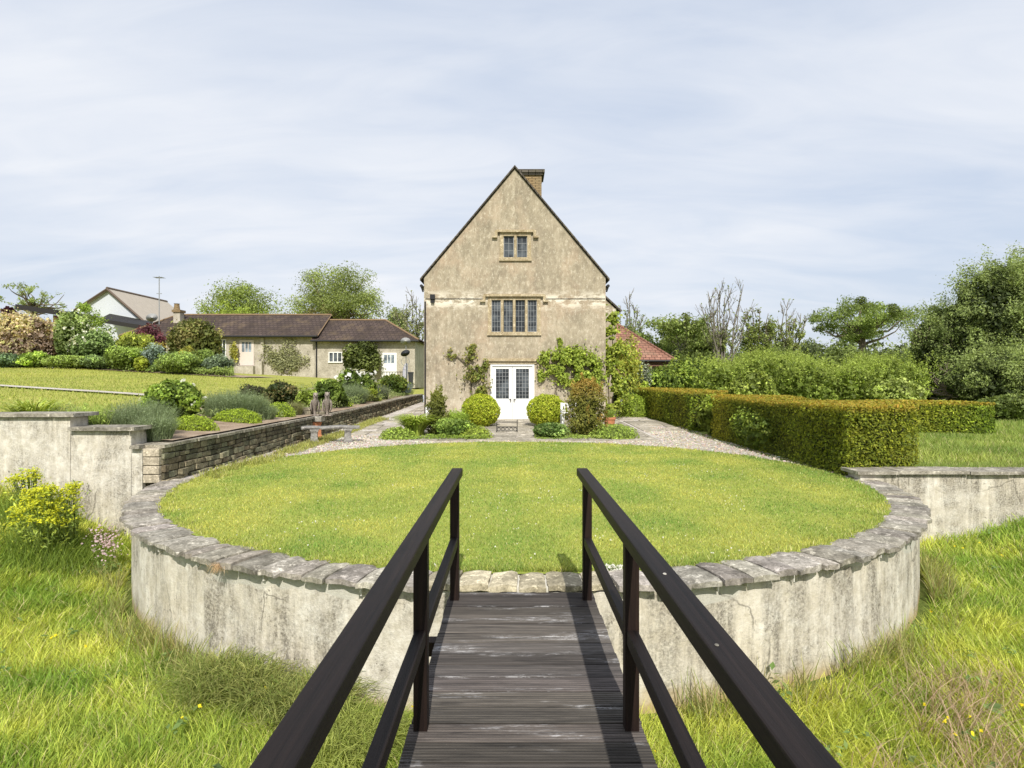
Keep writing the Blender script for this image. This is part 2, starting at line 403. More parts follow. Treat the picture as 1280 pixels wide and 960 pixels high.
def lumpy(mb, c, r, n, leaf, col, col2=None, lumps=12, lr=0.38, seed=1, zmin=None, aspect=0.6, core=True, var=.26, flop=.6, corecol=None, gap=.36):
    rng = np.random.default_rng(seed); c = np.array(c, float); r = np.array(r, float)
    d = unit(rng.normal(size=(lumps, 3))); d[:, 2] = np.where(d[:, 2] < -0.35, -d[:, 2], d[:, 2])
    lc = c + d * r * (1 - lr * .8) * (0.75 + 0.3 * rng.random((lumps, 1)))
    lrad = lr * r.mean() * (0.65 + 0.7 * rng.random(lumps))
    lt = 1 + 0.25 * rng.normal(size=lumps)
    k = rng.integers(0, lumps, n)
    v = unit(rng.normal(size=(n, 3))); rad = lrad[k] * (0.72 + 0.28 * rng.random(n)) * (1 + .45 * (rng.random(n) > .88) * rng.random(n))
    P = lc[k] + v * rad[:, None] * (r / r.mean())
    q_ = P / (r.mean() * .42); gk = (fnoise(q_[:, 0] + .6 * q_[:, 1] + 31, q_[:, 2] - .5 * q_[:, 1] + 17, seed) > gap) | (rng.random(n) < .12)
    P = P[gk]; v = v[gk]; k = k[gk]; n = len(P)
    if zmin is not None:
        P[:, 2] = np.where(P[:, 2] < zmin, zmin + rng.random(n) * 0.3 * r[2], P[:, 2])
    cc = jit(col, n, var, rng, col2) * np.clip(lt[k], .55, 1.5)[:, None]
    add_leaves(mb, P, v, leaf, np.clip(cc, .004, .9), aspect, rng, flop=flop)
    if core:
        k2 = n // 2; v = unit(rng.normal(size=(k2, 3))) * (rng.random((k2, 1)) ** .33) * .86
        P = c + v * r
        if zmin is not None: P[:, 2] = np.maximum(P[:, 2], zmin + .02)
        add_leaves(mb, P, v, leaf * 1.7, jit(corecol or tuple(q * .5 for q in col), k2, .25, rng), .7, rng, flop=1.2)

def shell(mb, c, r, n, leaf, col, col2=None, seed=1, zmin=None, aspect=.6, var=.28, flop=.8, depth=.08):
    rng = np.random.default_rng(seed); c = np.array(c, float); r = np.array(r, float)
    v = unit(rng.normal(size=(n, 3)))
    s = 1.03 - depth * 1.6 * rng.random((n, 1)) ** 1.5 + 0.10 * (fnoise(v[:, 0] * 5 + 9, v[:, 2] * 5 + v[:, 1] * 3, seed)[:, None] - .5) * 2
    P = c + v * r * s
    if zmin is not None: keep = P[:, 2] > zmin; P = P[keep]; v = v[keep]
    n = len(P)
    add_leaves(mb, P, v, leaf, jit(col, n, var, rng, col2), aspect, rng, flop=flop)
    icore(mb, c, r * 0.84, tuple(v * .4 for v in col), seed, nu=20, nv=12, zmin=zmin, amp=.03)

def skeleton(seed, depth=4, kids=(3, 4), ang=(25, 50), ratio=0.72, trunk=0.3, up=0.25, wig=.18):
    rnd = random.Random(seed); segs = []; tips = []
    def grow(p, d, L, r, lev):
        pts = [np.array(p)]; dd = np.array(d, float); m = 4
        for i in range(m):
            dd = dd + np.array([rnd.gauss(0, wig), rnd.gauss(0, wig), rnd.gauss(0, wig) + up * .3 * (lev > 0)]); dd /= np.linalg.norm(dd)
            pts.append(pts[-1] + dd * L / m)
        r1 = r * (0.62 if lev < depth else .3)
        segs.append((np.array(pts), r, r1, lev))
        if lev >= depth: tips.append((pts[-1], lev)); tips.append((pts[2], lev)); return
        if lev >= depth - 1: tips.append((pts[-1], lev))
        for k in range(rnd.randint(*kids)):
            a = R(rnd.uniform(*ang)); az = rnd.uniform(0, 2 * PI) + k * 2.1
            u = np.cross(dd, (0, 0, 1) if abs(dd[2]) < .95 else (1, 0, 0)); u /= np.linalg.norm(u); w = np.cross(dd, u)
            nd = dd * math.cos(a) + (u * math.cos(az) + w * math.sin(az)) * math.sin(a)
            nd[2] += up * .5; nd /= np.linalg.norm(nd)
            st = pts[-1] if k < 2 else pts[rnd.choice([2, 3])]
            grow(st, nd, L * ratio * rnd.uniform(.75, 1.15), r1 * rnd.uniform(.6, .9), lev + 1)
    grow((0, 0, 0), (0, 0, 1), 1.0 * trunk / .3, 1.0, 0)
    return segs, tips

def tree(name, label, cat, x, y, z, H, W, tr, seed, leaf_n=40, leaf=.2, cr=.6, col=(.1, .16, .03), col2=None, bark=None, bare=0.0,
         depth=4, ang=(25, 50), ratio=.74, trunk=.35, up=.25, kids=(3, 4), wig=.18, group=None, extra=None, lean=(0, 0), ivy=None):
    segs, tips = skeleton(seed, depth, kids, ang, ratio, trunk, up, wig)
    A = np.concatenate([s[0] for s in segs]); zmax = A[:, 2].max()
    w = max(np.percentile(A[:, 0], 97) - np.percentile(A[:, 0], 3), 1e-3)
    cx = (np.percentile(A[:, 0], 97) + np.percentile(A[:, 0], 3)) / 2; cyy = (A[:, 1].max() + A[:, 1].min()) / 2
    sx = (W - cr * 1.2) / w; szz = (H - cr * .6) / zmax
    def tf(p):
        p = np.asarray(p, float); t = np.clip(p[..., 2:3] / zmax, 0, 1)
        q = np.concatenate([(p[..., 0:1] - cx * t) * sx + lean[0] * t, (p[..., 1:2] - cyy * t) * sx + lean[1] * t, p[..., 2:3] * szz], -1)
        return q + np.array([x, y, z - .1])
    root = thing(name, label, cat, (x, y, z), group)
    tb = MB()
    for pts, r0, r1, lev in segs:
        q = tf(pts); k = max(.012, tr)
        rr = np.linspace(r0, r1, len(pts)) * tr
        tb.tube(q, np.maximum(rr, .011 + .00024 * y), 7 if lev < 2 else 4)
    tb.build('trunk', bark or BARK, root, smooth=True)
    rng = np.random.default_rng(seed + 5)
    T = tf(np.array([t[0] for t in tips])); keep = rng.random(len(T)) >= bare; T = T[keep]
    if len(T) and leaf_n:
        n = len(T) * leaf_n; k = np.repeat(np.arange(len(T)), leaf_n)
        v = unit(rng.normal(size=(n, 3))); rr = cr * (rng.random(n) ** .45) * (.55 + .9 * rng.random(len(T)))[k]
        P = T[k] + v * rr[:, None] * np.array([1, 1, .72])
        tone = np.clip(1 + .22 * rng.normal(size=len(T)), .55, 1.5)[k]
        cb = MB(); add_leaves(cb, P, v + np.array([0, 0, .5]), leaf, np.clip(jit(col, n, .2, rng, col2) * tone[:, None], .004, .9), .6, rng)
        if ivy:
            Q = np.concatenate([tf(s_[0]) for s_ in segs if s_[3] <= 3]); Q = Q[Q[:, 2] < z + H * ivy[1]]; k = rng.integers(0, len(Q), ivy[0]); g = (1 - (Q[k, 2] - z) / (H * ivy[1] * 1.05))[:, None]
            v = unit(rng.normal(size=(len(k), 3))); P = Q[k] + v * (.12 + .5 * g) * rng.random((len(k), 1)) ** .6
            add_leaves(cb, P, v, leaf, jit(tuple(q * .85 for q in col), len(k), .25, rng, col2), .6, rng)
        if extra: extra(cb)
        cb.build('crown', LEAF, root)
    return root

def fan_tree(name, label, x, y, z, H, W, stems, leaves, leafy, col, col2, seed, bark, tr=.16, group=None, leaf=.14):
    root = thing(name, label, 'tree', (x, y, z), group); rng = np.random.default_rng(seed); m = MB(); pts = []; tw = []
    m.tube([(x, y, z - .2), (x + .05, y, z + H * .1), (x, y, z + H * .22)], [tr * 1.3, tr, tr * .9], 8)
    for i in range(stems):
        u = (i + .5) / stems * 2 - 1; top = z + H * (1 - .30 * u * u) * rng.uniform(.82, 1.0); s0 = np.array([x + u * .1, y, z + H * rng.uniform(.12, .24)])
        e = np.array([x + u * W / 2 * rng.uniform(.75, 1.1), y + rng.normal() * W * .18, top]); q = []
        for k in range(7):
            t_ = k / 6; p = s0 + (e - s0) * np.array([t_ ** .8, t_ ** .8, t_]) + rng.normal(size=3) * .08 * H / 9 * (k > 0); q.append(p)
        m.tube(q, np.linspace(tr * .55, .02, 7), 5); pts += q
        for k in range(11):
            t_ = rng.uniform(.25, .97); a = int(t_ * 6); b0 = q[a] + (q[min(a + 1, 6)] - q[a]) * (t_ * 6 - a); L = H * rng.uniform(.07, .17) * (1.2 - .5 * t_); az = rng.random() * 6.28
            d = np.array([math.cos(az) * .65, math.sin(az) * .65, 1.0]); d /= np.linalg.norm(d); mid = b0 + d * L * .5 + rng.normal(size=3) * .04; e1 = mid + (d + np.array([0, 0, .4])) * L * .5
            m.tube([b0, mid, e1], [.026, .019, .012], 4); tw += [mid, e1]
            for j in range(2):
                d2 = d + rng.normal(size=3) * .5; d2[2] = abs(d2[2]) + .3; d2 /= np.linalg.norm(d2); m.tube([mid, mid + d2 * L * .5], [.014, .009], 3); tw.append(mid + d2 * L * .5)
    m.build('trunk', bark, root, smooth=True)
    Q = np.array(pts + tw); zr = (Q[:, 2] - z) / H; wgt = np.clip(leafy - zr, .02, 1) ** 1.3; wgt /= wgt.sum(); k = rng.choice(len(Q), leaves, p=wgt)
    P = Q[k] + unit(rng.normal(size=(leaves, 3))) * (.10 + .42 * np.clip(leafy - zr[k], 0, 1))[:, None] * rng.random((leaves, 1)) ** .6
    cb = MB(); add_leaves(cb, P, rng.normal(size=(leaves, 3)) + np.array([0, 0, .5]), leaf, jit(col, leaves, .28, rng, col2), .6, rng); cb.build('crown', LEAF, root); return root

def crown_tree(name, label, x, y, z, H, W, n, leaf, col, col2, seed, lumps=60, lr=.2, low=.25, tr=.3, group=None, twig=.5, depth=None, gap=.3):
    root = thing(name, label, 'tree', (x, y, z), group); rng = np.random.default_rng(seed)
    rc = np.array([W / 2, (depth or W) / 2, H * (1 - low) / 2]); c = np.array([x, y, z + H - rc[2]])
    d = unit(rng.normal(size=(lumps, 3))) * (rng.random((lumps, 1)) ** .38); lc = c + d * rc * (1 - lr * .55)
    lrad = lr * rc.mean() * (.6 + .8 * rng.random(lumps)); ax = np.array([x, y, 0.])
    m = MB(); zt = z + H * low
    m.tube([(x, y, z - .2), (x + .1, y, z + (zt - z) * .5), (x, y, zt), (x + .1, y, z + H * .6)], [tr, tr * .8, tr * .65, tr * .3], 8)
    for i in range(lumps):
        s0 = np.array([x, y, zt + (c[2] - zt) * .9 * rng.random()]); e = lc[i]; mid = (s0 + e) / 2 + rng.normal(size=3) * .25 + np.array([0, 0, -.1 * H * .3])
        q = [s0, (s0 * .55 + mid * .45), mid, (mid + e) / 2 + rng.normal(size=3) * .12, e]
        
        if i % 2 == 0: m.tube(q, np.linspace(tr * .34, .012 + .0002 * y, 5), 4)
    m.build('trunk', BARK, root, smooth=True)
    k = rng.integers(0, lumps, n); v = unit(rng.normal(size=(n, 3))); rr = lrad[k] * rng.random(n) ** .38
    far_ = rng.random(n) > .94; rr = np.where(far_, rr * 1.35, rr)
    P = lc[k] + v * rr[:, None] * np.array([1.1, 1.1, .8]); keep = fnoise(P[:, 0] * 1.1 + P[:, 1], P[:, 2] * 1.3, seed) > gap; P = P[keep]; v = v[keep]; k = k[keep]
    tone = np.clip(1 + .2 * rng.normal(size=lumps), .6, 1.45)[k]
    cb = MB(); add_leaves(cb, P, v + np.array([0, 0, .5]), leaf, np.clip(jit(col, len(P), .22, rng, col2) * tone[:, None], .004, .9), .55, rng, flop=.8)
    cb.build('crown', LEAF, root); return root

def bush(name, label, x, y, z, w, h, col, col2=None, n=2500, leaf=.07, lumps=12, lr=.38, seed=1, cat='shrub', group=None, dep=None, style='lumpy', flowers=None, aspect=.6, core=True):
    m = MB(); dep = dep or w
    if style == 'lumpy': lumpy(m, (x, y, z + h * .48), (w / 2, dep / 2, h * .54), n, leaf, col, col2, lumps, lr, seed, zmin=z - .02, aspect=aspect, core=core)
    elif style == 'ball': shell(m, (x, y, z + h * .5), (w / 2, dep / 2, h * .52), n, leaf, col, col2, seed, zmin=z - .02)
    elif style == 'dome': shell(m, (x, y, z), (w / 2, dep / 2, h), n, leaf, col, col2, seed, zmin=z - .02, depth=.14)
    elif style == 'spiky':
        rng = np.random.default_rng(seed); a = rng.random(n) * 2 * PI; rr = np.sqrt(rng.random(n))
        base = np.stack([x + np.cos(a) * rr * w * .36, y + np.sin(a) * rr * dep * .36, np.full(n, z)], 1)
        ln = h * (1.05 - .35 * rr) * (.7 + .4 * rng.random(n)); nb = n
        c = jit(col, n, .22, rng, col2)
        add_blades(m, base, a + .7 * rng.normal(size=n), ln, leaf * .6 * np.ones(n), .1 + .6 * rr * rng.random(n) ** .5, c, 2, rng=rng)
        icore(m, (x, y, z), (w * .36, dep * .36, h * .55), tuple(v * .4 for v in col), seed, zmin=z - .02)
        k = n * 2; i = rng.integers(0, n, k); tt = .25 + .72 * rng.random(k)
        P = base[i] + np.stack([np.cos(a[i]) * ln[i] * .35 * tt ** 1.6, np.sin(a[i]) * ln[i] * .35 * tt ** 1.6, ln[i] * tt], 1)
        add_leaves(m, P, np.stack([np.cos(a[i]), np.sin(a[i]), .6 + 0 * tt], 1), leaf * 2.4, jit(col, k, .22, rng, col2), .35, rng)
    elif style == 'strap':
        rng = np.random.default_rng(seed); a = rng.random(n) * 2 * PI; rr = rng.random(n)
        base = np.stack([x + np.cos(a) * rr * w * .22, y + np.sin(a) * rr * dep * .22, np.full(n, z)], 1)
        add_blades(m, base, a, h * 1.5 * (.7 + .5 * rng.random(n)), leaf * np.ones(n), .35 + .45 * rng.random(n), jit(col, n, .2, rng, col2), 5, droop=.45, rng=rng, twist=a + PI / 2)
    if flowers:
        fc, fn, fs = flowers; rng = np.random.default_rng(seed + 9)
        d = unit(rng.normal(size=(fn, 3))); d[:, 2] = np.abs(d[:, 2]); P = np.array([x, y, z + h * .45]) + d * np.array([w * .5, dep * .5, h * .58])
        for q in range(5): add_leaves(m, P + rng.normal(size=(fn, 3)) * fs * .3, d, fs, jit(fc, fn, .08, rng), .8, rng)
    o = m.build(name, LEAF, origin=(x, y, z)); return tag(o, label, cat, group)

# ------------------------------------------------------------------ world, sun, camera
w = bpy.data.worlds.new('World'); SC.world = w; w.use_nodes = True; t = w.node_tree; t.nodes.clear()
EL, AZ = R(42), R(176)
sky = t.nodes.new('ShaderNodeTexSky'); sky.sky_type = 'NISHITA'; sky.sun_disc = False; sky.sun_elevation = EL; sky.sun_rotation = AZ
sky.air_density = 1.2; sky.dust_density = 2.0; sky.ozone_density = 1.5
tc = t.nodes.new('ShaderNodeTexCoord')
# project the sky direction on a high flat layer so that the cirrus converges to the horizon
sp = t.nodes.new('ShaderNodeSeparateXYZ'); t.links.new(tc.outputs['Generated'], sp.inputs[0])
def wm(op, a, b=0.0):
    m = t.nodes.new('ShaderNodeMath'); m.operation = op
    for i, v in enumerate((a, b)):
        if isinstance(v, (int, float)): m.inputs[i].default_value = v
        else: t.links.new(v, m.inputs[i])
    return m.outputs[0]
zc = wm('ADD', wm('MAXIMUM', sp.outputs[2], 0.0), 0.22)
cb = t.nodes.new('ShaderNodeCombineXYZ'); t.links.new(wm('DIVIDE', sp.outputs[0], zc), cb.inputs[0]); t.links.new(wm('DIVIDE', sp.outputs[1], zc), cb.inputs[1])
def wn(scale, rot, sc, detail, rough, dist):
    mp = t.nodes.new('ShaderNodeMapping'); mp.inputs['Rotation'].default_value = (0, 0, R(rot)); mp.inputs['Scale'].default_value = sc; mp.inputs['Location'].default_value = (1.7, .6, 0)
    t.links.new(cb.outputs[0], mp.inputs[0])
    n = t.nodes.new('ShaderNodeTexNoise'); n.inputs['Scale'].default_value = scale; n.inputs['Detail'].default_value = detail; n.inputs['Roughness'].default_value = rough; n.inputs['Distortion'].default_value = dist
    t.links.new(mp.outputs[0], n.inputs['Vector']); return n.outputs['Fac']
n1 = wn(.9, 38, (.7, 1.3, 1), 6, .5, .5); n2 = wn(.45, 20, (1, 1, 1), 4, .5, .3); n3 = wn(3.2, 36, (.5, 1.5, 1), 6, .55, .8)
cl = wm('ADD', wm('ADD', wm('MULTIPLY', n1, .5), wm('MULTIPLY', n2, .3)), wm('MULTIPLY', n3, .24))
rp = t.nodes.new('ShaderNodeValToRGB'); rp.color_ramp.elements[0].position = .40; rp.color_ramp.elements[0].color = (.0, .0, .0, 1)
rp.color_ramp.elements[1].position = .63; rp.color_ramp.elements[1].color = (1, 1, 1, 1); t.links.new(cl, rp.inputs[0])
hz_ = t.nodes.new('ShaderNodeMix'); hz_.data_type = 'RGBA'; hz_.inputs[0].default_value = .78; t.links.new(sky.outputs[0], hz_.inputs[6]); hz_.inputs[7].default_value = (7.1, 7.95, 9.5, 1)   # thin high haze over the clear sky
mx = t.nodes.new('ShaderNodeMix'); mx.data_type = 'RGBA'; t.links.new(rp.outputs[0], mx.inputs[0]); t.links.new(hz_.outputs[2], mx.inputs[6])
mx.inputs[7].default_value = (9.0, 9.25, 9.75, 1)
bg = t.nodes.new('ShaderNodeBackground'); bg.inputs['Strength'].default_value = 0.1; t.links.new(mx.outputs[2], bg.inputs[0])
wo = t.nodes.new('ShaderNodeOutputWorld'); t.links.new(bg.outputs[0], wo.inputs[0])

S = Vector((math.sin(AZ) * math.cos(EL), math.cos(AZ) * math.cos(EL), math.sin(EL)))
ld = bpy.data.lights.new('sun', 'SUN'); ld.energy = 5.0; ld.angle = R(0.5); ld.color = (1, .945, .85)
lo = bpy.data.objects.new('sun', ld); COL.objects.link(lo); lo.rotation_euler = S.to_track_quat('Z', 'Y').to_euler(); lo.location = (5, -30, 30)

cd = bpy.data.cameras.new('camera'); cam = bpy.data.objects.new('camera', cd); COL.objects.link(cam)
cam.location = (0, 0, EYE); cam.rotation_euler = (R(90), 0, 0)
cd.sensor_width = 36; cd.lens = 36 * F / 1280; cd.shift_y = -5 / 1280; cd.clip_start = .05; cd.clip_end = 4000
SC.camera = cam
SC.view_settings.view_transform = 'Standard'; SC.view_settings.look = 'None'; SC.view_settings.exposure = 0; SC.view_settings.gamma = 1
SC.render.engine = 'CYCLES'
SC.cycles.max_bounces = 5; SC.cycles.diffuse_bounces = 3; SC.cycles.transparent_max_bounces = 4; SC.cycles.caustics_reflective = False; SC.cycles.caustics_refractive = False

# ------------------------------------------------------------------ ground sheets
def sheet(name, xs, ys, fz, m, skip=None, dz=0.0):
    xs = np.array(xs); ys = np.array(ys); gx, gy = np.meshgrid(xs, ys)
    V = np.stack([gx.ravel(), gy.ravel(), (fz(gx, gy) + dz).ravel()], 1); nx = len(xs)
    Fq = [(j * nx + i, j * nx + i + 1, (j + 1) * nx + i + 1, (j + 1) * nx + i) for j in range(len(ys) - 1) for i in range(nx - 1)
          if not (skip and skip((xs[i] + xs[i + 1]) / 2, (ys[j] + ys[j + 1]) / 2))]
    mb = MB(); mb.add(V, Fq); return structure(mb.build(name, m, smooth=True))
far = [60, 80, 110, 150, 220, 320, 500, 800, 1300, 2000]
xsM = [-v for v in far[::-1]] + list(np.arange(-40, -14, 3)) + list(np.arange(-14, 14.01, .35)) + list(np.arange(16, 45, 3)) + far
sheet('meadow_ground', xsM, [-2000, -800, -300, -100, -40, -20, -10] + list(np.arange(-6, 9.71, .35)), H_me, MEADM)
ysT = [9.72] + list(np.arange(10, 40, 1)) + [43, 50] + far
sheet('field_ground', list(np.arange(WALL_X, 14, .8)) + list(np.arange(15, 45, 3)) + far, ysT, H_te, FIELD, dz=-.02)
sheet('upper_garden_ground', [-v for v in far[::-1]] + list(np.arange(-45, WALL_X, 1.5)) + [WALL_X], ysT, H_up, UPL, dz=-.03)
# gravel around the lawn and up both sides of the house
def gravel_skip(x, y): return (x - CX) ** 2 + (y - CY) ** 2 < (R_IN - .5) ** 2
sheet('gravel_path', np.arange(WALL_X + .02, 5.55, .25), np.arange(9.5, 36.1, .4), H_te, GRAVEL, skip=lambda x, y: gravel_skip(x, y) or (-3.2 < x < 3.4 and y > 23.3))
# lawn disc
mb = MB(); na = 96
V = [(CX, CY, .012)] + [(CX + (R_IN + .05) * math.cos(2 * PI * k / na), CY + (R_IN + .05) * math.sin(2 * PI * k / na), .012) for k in range(na)]
mb.add(V, [(0, 1 + k, 1 + (k + 1) % na) for k in range(na)]); structure(mb.build('lawn', LAWNM))
# terrace of slabs before the house, slab path beside it
mb = MB(); rnd = random.Random(4)
def slabs(x0, x1, y0, y1, sx, sy, keep=1.0):
    y = y0; j = 0
    while y < y1:
        d = sy * rnd.uniform(.8, 1.2); x = x0 - rnd.random() * sx * .5
        while x < x1:
            wd = sx * rnd.uniform(.7, 1.4)
            if rnd.random() < keep:
                zz = float(H_te(x, y + d / 2)) + .012 + rnd.random() * .006; c = rnd.uniform(.7, 1.15)
                z2 = float(H_te(x, y + d)) ; z1 = float(H_te(x, y))
                V = [(max(x, x0) + .012, y + .012, z1 - .02), (min(x + wd, x1) - .012, y + .012, z1 - .02), (min(x + wd, x1) - .012, y + d - .012, z2 - .02), (max(x, x0) + .012, y + d - .012, z2 - .02)]
                V += [(a, b, (z1 if q < 2 else z2) + .02 + rnd.random() * .004) for q, (a, b, _) in enumerate(V)]
                mb.add(V, [(4, 5, 6, 7), (0, 1, 5, 4), (1, 2, 6, 5), (2, 3, 7, 6), (3, 0, 4, 7)], (c, c * .98, c * .94))
            x += wd
        y += d
slabs(-2.6, 3.9, 15.9, 22.9, .7, .5)
structure(mb.build('terrace_paving', SLAB))
mb = MB(); slabs(-4.75, -3.65, 17.4, 36, .55, .55, .8); slabs(4.0, 5.3, 18.5, 30, .6, .6, .8); structure(mb.build('slab_path', SLAB))
# flower bed soil + a garden path across the upper lawn
xs = np.linspace(-9.0, WALL_X - .05, 14)
sheet('flower_bed_soil', xs, np.arange(9.8, 36, .5), lambda x, y: H_up(x, y) + .03 * fnoise(x * 3, y * 3, 4), SOIL, dz=.01)
gx = np.linspace(-26, -10.3, 40)
V = []; 
for x in gx:
    yy = 17.6 - (x + 10.3) * .07
    for e in (-.22, .22): V.append((x, yy + e, float(H_up(x, yy + e)) + .02))
mb = MB(); mb.add(V, [(2 * i, 2 * i + 2, 2 * i + 3, 2 * i + 1) for i in range(39)]); structure(mb.build('garden_path', GRAVEL))
sheet('border_soil', np.arange(-46, -12.3, 1.0), np.arange(29.4, 34, .5), H_up, SOIL, dz=.012)

# ------------------------------------------------------------------ lawn and meadow grass (stuff)
def clumped_cols(x, y, n, a, b, c, s=1.3, seed=3, stripe=0):
    f = np.clip((fnoise(x * s, y * s, seed)[:, None] - .5) * 1.7 + .5 + stripe * np.sign(np.sin((x[:, None] - .1) * PI / .95)) + .18 * RNG.normal(size=(n, 1)), 0, 1); g = RNG.random((n, 1))
    cc = np.array(a) * (1 - f) + np.array(b) * f
    cc = np.where(g > .93, np.array(c), cc)
    return np.clip(cc * (1 + .26 * RNG.normal(size=(n, 1))), .004, .9)
# lawn: short blades, denser near the bridge
n = 260000; yy = CY - R_IN + 2 * R_IN * RNG.random(n) ** 1.7; xx = CX + R_IN * (2 * RNG.random(n) - 1)
k = (xx - CX) ** 2 + (yy - CY) ** 2 < (R_IN - .01 + .10 * fnoise(xx * 2.5, yy * 2.5, 66)) ** 2; xx = xx[k]; yy = yy[k]; n = len(xx)
mb = MB(); dist = np.hypot(xx, yy)
edge = (.4 + 1.6 * fnoise(xx * 3, yy * 3, 2) ** 2) * sst(R_IN - .3, R_IN, np.hypot(xx - CX, yy - CY))
add_blades(mb, np.stack([xx, yy, np.full(n, .005)], 1), RNG.random(n) * 2 * PI, (.018 + .02 * RNG.random(n)) * (1 + 1.2 * edge * RNG.random(n)), .0035 + .0007 * dist, .3 + .5 * RNG.random(n),
           clumped_cols(xx, yy, n, (.13, .235, .032), (.335, .37, .06), (.36, .38, .12), 1.2, stripe=.11), 2)
lb = mb.build('lawn_grass', GRASS); tag(lb, 'short mown grass with yellowish patches covering the round lawn', 'grass', kind='stuff')
# daisies
mb = MB(); n = 1500; a = RNG.random(n) * 2 * PI; rr = R_IN * np.sqrt(RNG.random(n)); xx = CX + rr * np.cos(a); yy = CY + rr * np.sin(a)
k = fnoise(xx * 1.1, yy * 1.1, 21) > .60; xx = xx[k]; yy = yy[k]; n = len(xx)
for q in range(3):
    P = np.stack([xx, yy, .036 + .01 * RNG.random(n)], 1)
    add_leaves(mb, P, np.tile((0, -.3, 1.), (n, 1)), .013, np.tile((.75, .74, .68), (n, 1)), .9, flop=.4)
tag(mb.build('daisies', PETAL), 'tiny white daisies scattered through the round lawn', 'flowers', kind='stuff')
# little white flower cluster at the lawn's front edge
mb = MB(); P = np.array([.86, 5.03, .05]) + RNG.normal(size=(90, 3)) * np.array([.07, .03, .012])
add_leaves(mb, P, np.tile((0, -.5, 1.), (90, 1)), .02, np.tile((.78, .77, .74), (90, 1)), .9, flop=.6)
b = np.array([.86, 5.03, .01]) + RNG.normal(size=(150, 3)) * np.array([.09, .04, 0])
add_blades(mb, b, RNG.random(150) * 6.28, .05 + .02 * RNG.random(150), np.full(150, .005), .3 + 0 * b[:, 0], jit((.12, .2, .03), 150))
tag(mb.build('white_flower_clump', PETAL, origin=(.86, 5.03, .01)), 'small clump of white flowers at the lawn edge by the right handrail end', 'flowers')

def meadow_pts(n, ylo, yhi, power=1.5, margin=1.5):
    y = ylo + (yhi - ylo) * RNG.random(n) ** power; x = (2 * RNG.random(n) - 1) * (.86 * y + margin)
    d = np.hypot(x - CX, y - CY); k = ~((d < R_OUT + .02) | ((y > 9.25) & (x < 0)) | ((y > 9.5) & (x > 0)) | ((np.abs(x - .07) < .5) & (y < 1.0)))
    return x[k], y[k]
xx, yy = meadow_pts(430000, 1.6, 9.6, 1.25); n = len(xx); mb = MB()
patch = fnoise(xx * .9, yy * .9, 31); flow = fnoise(xx * .5, yy * .5, 8) * 2 * PI * 2; dist = np.hypot(xx, yy)
ln = (.065 + .17 * patch ** 1.5 + .14 * RNG.random(n) ** 2) * (.8 + .25 * sst(3, 8, dist))
under = (np.abs(xx - .07) < .6)
ln = np.where(under, ln * .6, ln)
add_blades(mb, np.stack([xx, yy, H_me(xx, yy) - .01], 1), flow + 1.5 * RNG.normal(size=n), ln, .0025 + .0009 * dist * (.6 + .6 * RNG.random(n)), .25 + .6 * RNG.random(n),
           clumped_cols(xx, yy, n, (.15, .265, .025), (.41, .48, .06), (.40, .40, .13), 1.6, 12), 3, droop=.12)
tag(mb.build('meadow_grass', GRASS), 'long bright green meadow grass below the round wall', 'grass', kind='stuff')
# dry straw-coloured stalks at right front, and along the foot of the wall
mb = MB()
n = 1500; yy = 3.0 + 2.2 * RNG.random(n); xx = X(1180, yy) + RNG.normal(size=n) * .35 + .1
k = fnoise(xx * 2.5, yy * 2.5, 77) > .42; xx = xx[k]; yy = yy[k]; n = len(xx)
add_blades(mb, np.stack([xx, yy, H_me(xx, yy)], 1), RNG.random(n) * 2 * PI, .2 + .3 * RNG.random(n), np.full(n, .006), .3 + .55 * RNG.random(n), jit((.34, .27, .13), n, .2, cols2=(.26, .24, .09)), 4, droop=.25)
tag(mb.build('dry_grass', GRASS), 'dry straw-coloured grass stalks in the meadow at the lower right', 'dry grass', kind='stuff')
mb = MB(); n = 5200; a = R(200) + R(140) * RNG.random(n); rr = R_OUT + .03 + .3 * RNG.random(n) ** 2; xx = CX + rr * np.cos(a); yy = CY + rr * np.sin(a)
k = (fnoise(xx * 2, yy * 2, 50) > .45); xx = xx[k]; yy = yy[k]; n = len(xx)
add_blades(mb, np.stack([xx, yy, H_me(xx, yy)], 1), RNG.random(n) * 2 * PI, .15 + .3 * RNG.random(n), np.full(n, .009), .2 + .4 * RNG.random(n), jit((.16, .24, .04), n, .25, cols2=(.25, .24, .07)), 3, droop=.1)
tag(mb.build('wall_foot_grass', GRASS), 'taller grass and weeds growing along the foot of the round wall', 'grass', kind='stuff')
mb = MB(); wx, wy = meadow_pts(520, 2.2, 9.2, 1.2)
for i in range(len(wx)):     # broad-leaved weeds between the grass
    if RNG.random() < .5: continue
    k = RNG.integers(6, 16); a = RNG.random(k) * 6.28; s_ = .03 + .035 * RNG.random()
    P = np.stack([wx[i] + np.cos(a) * s_ * .8, wy[i] + np.sin(a) * s_ * .8, np.full(k, float(H_me(wx[i], wy[i])) + .10 + .12 * RNG.random())], 1) + RNG.normal(size=(k, 3)) * .02
    add_leaves(mb, P, np.stack([np.cos(a) * .4, np.sin(a) * .4, 1 + 0 * a], 1), s_, jit((.09, .17, .03), k, .2, cols2=(.16, .24, .05)), .5, flop=.3)
tag(mb.build('meadow_weeds', GRASS), 'broad-leaved weeds growing among the meadow grass', 'weeds', kind='stuff')
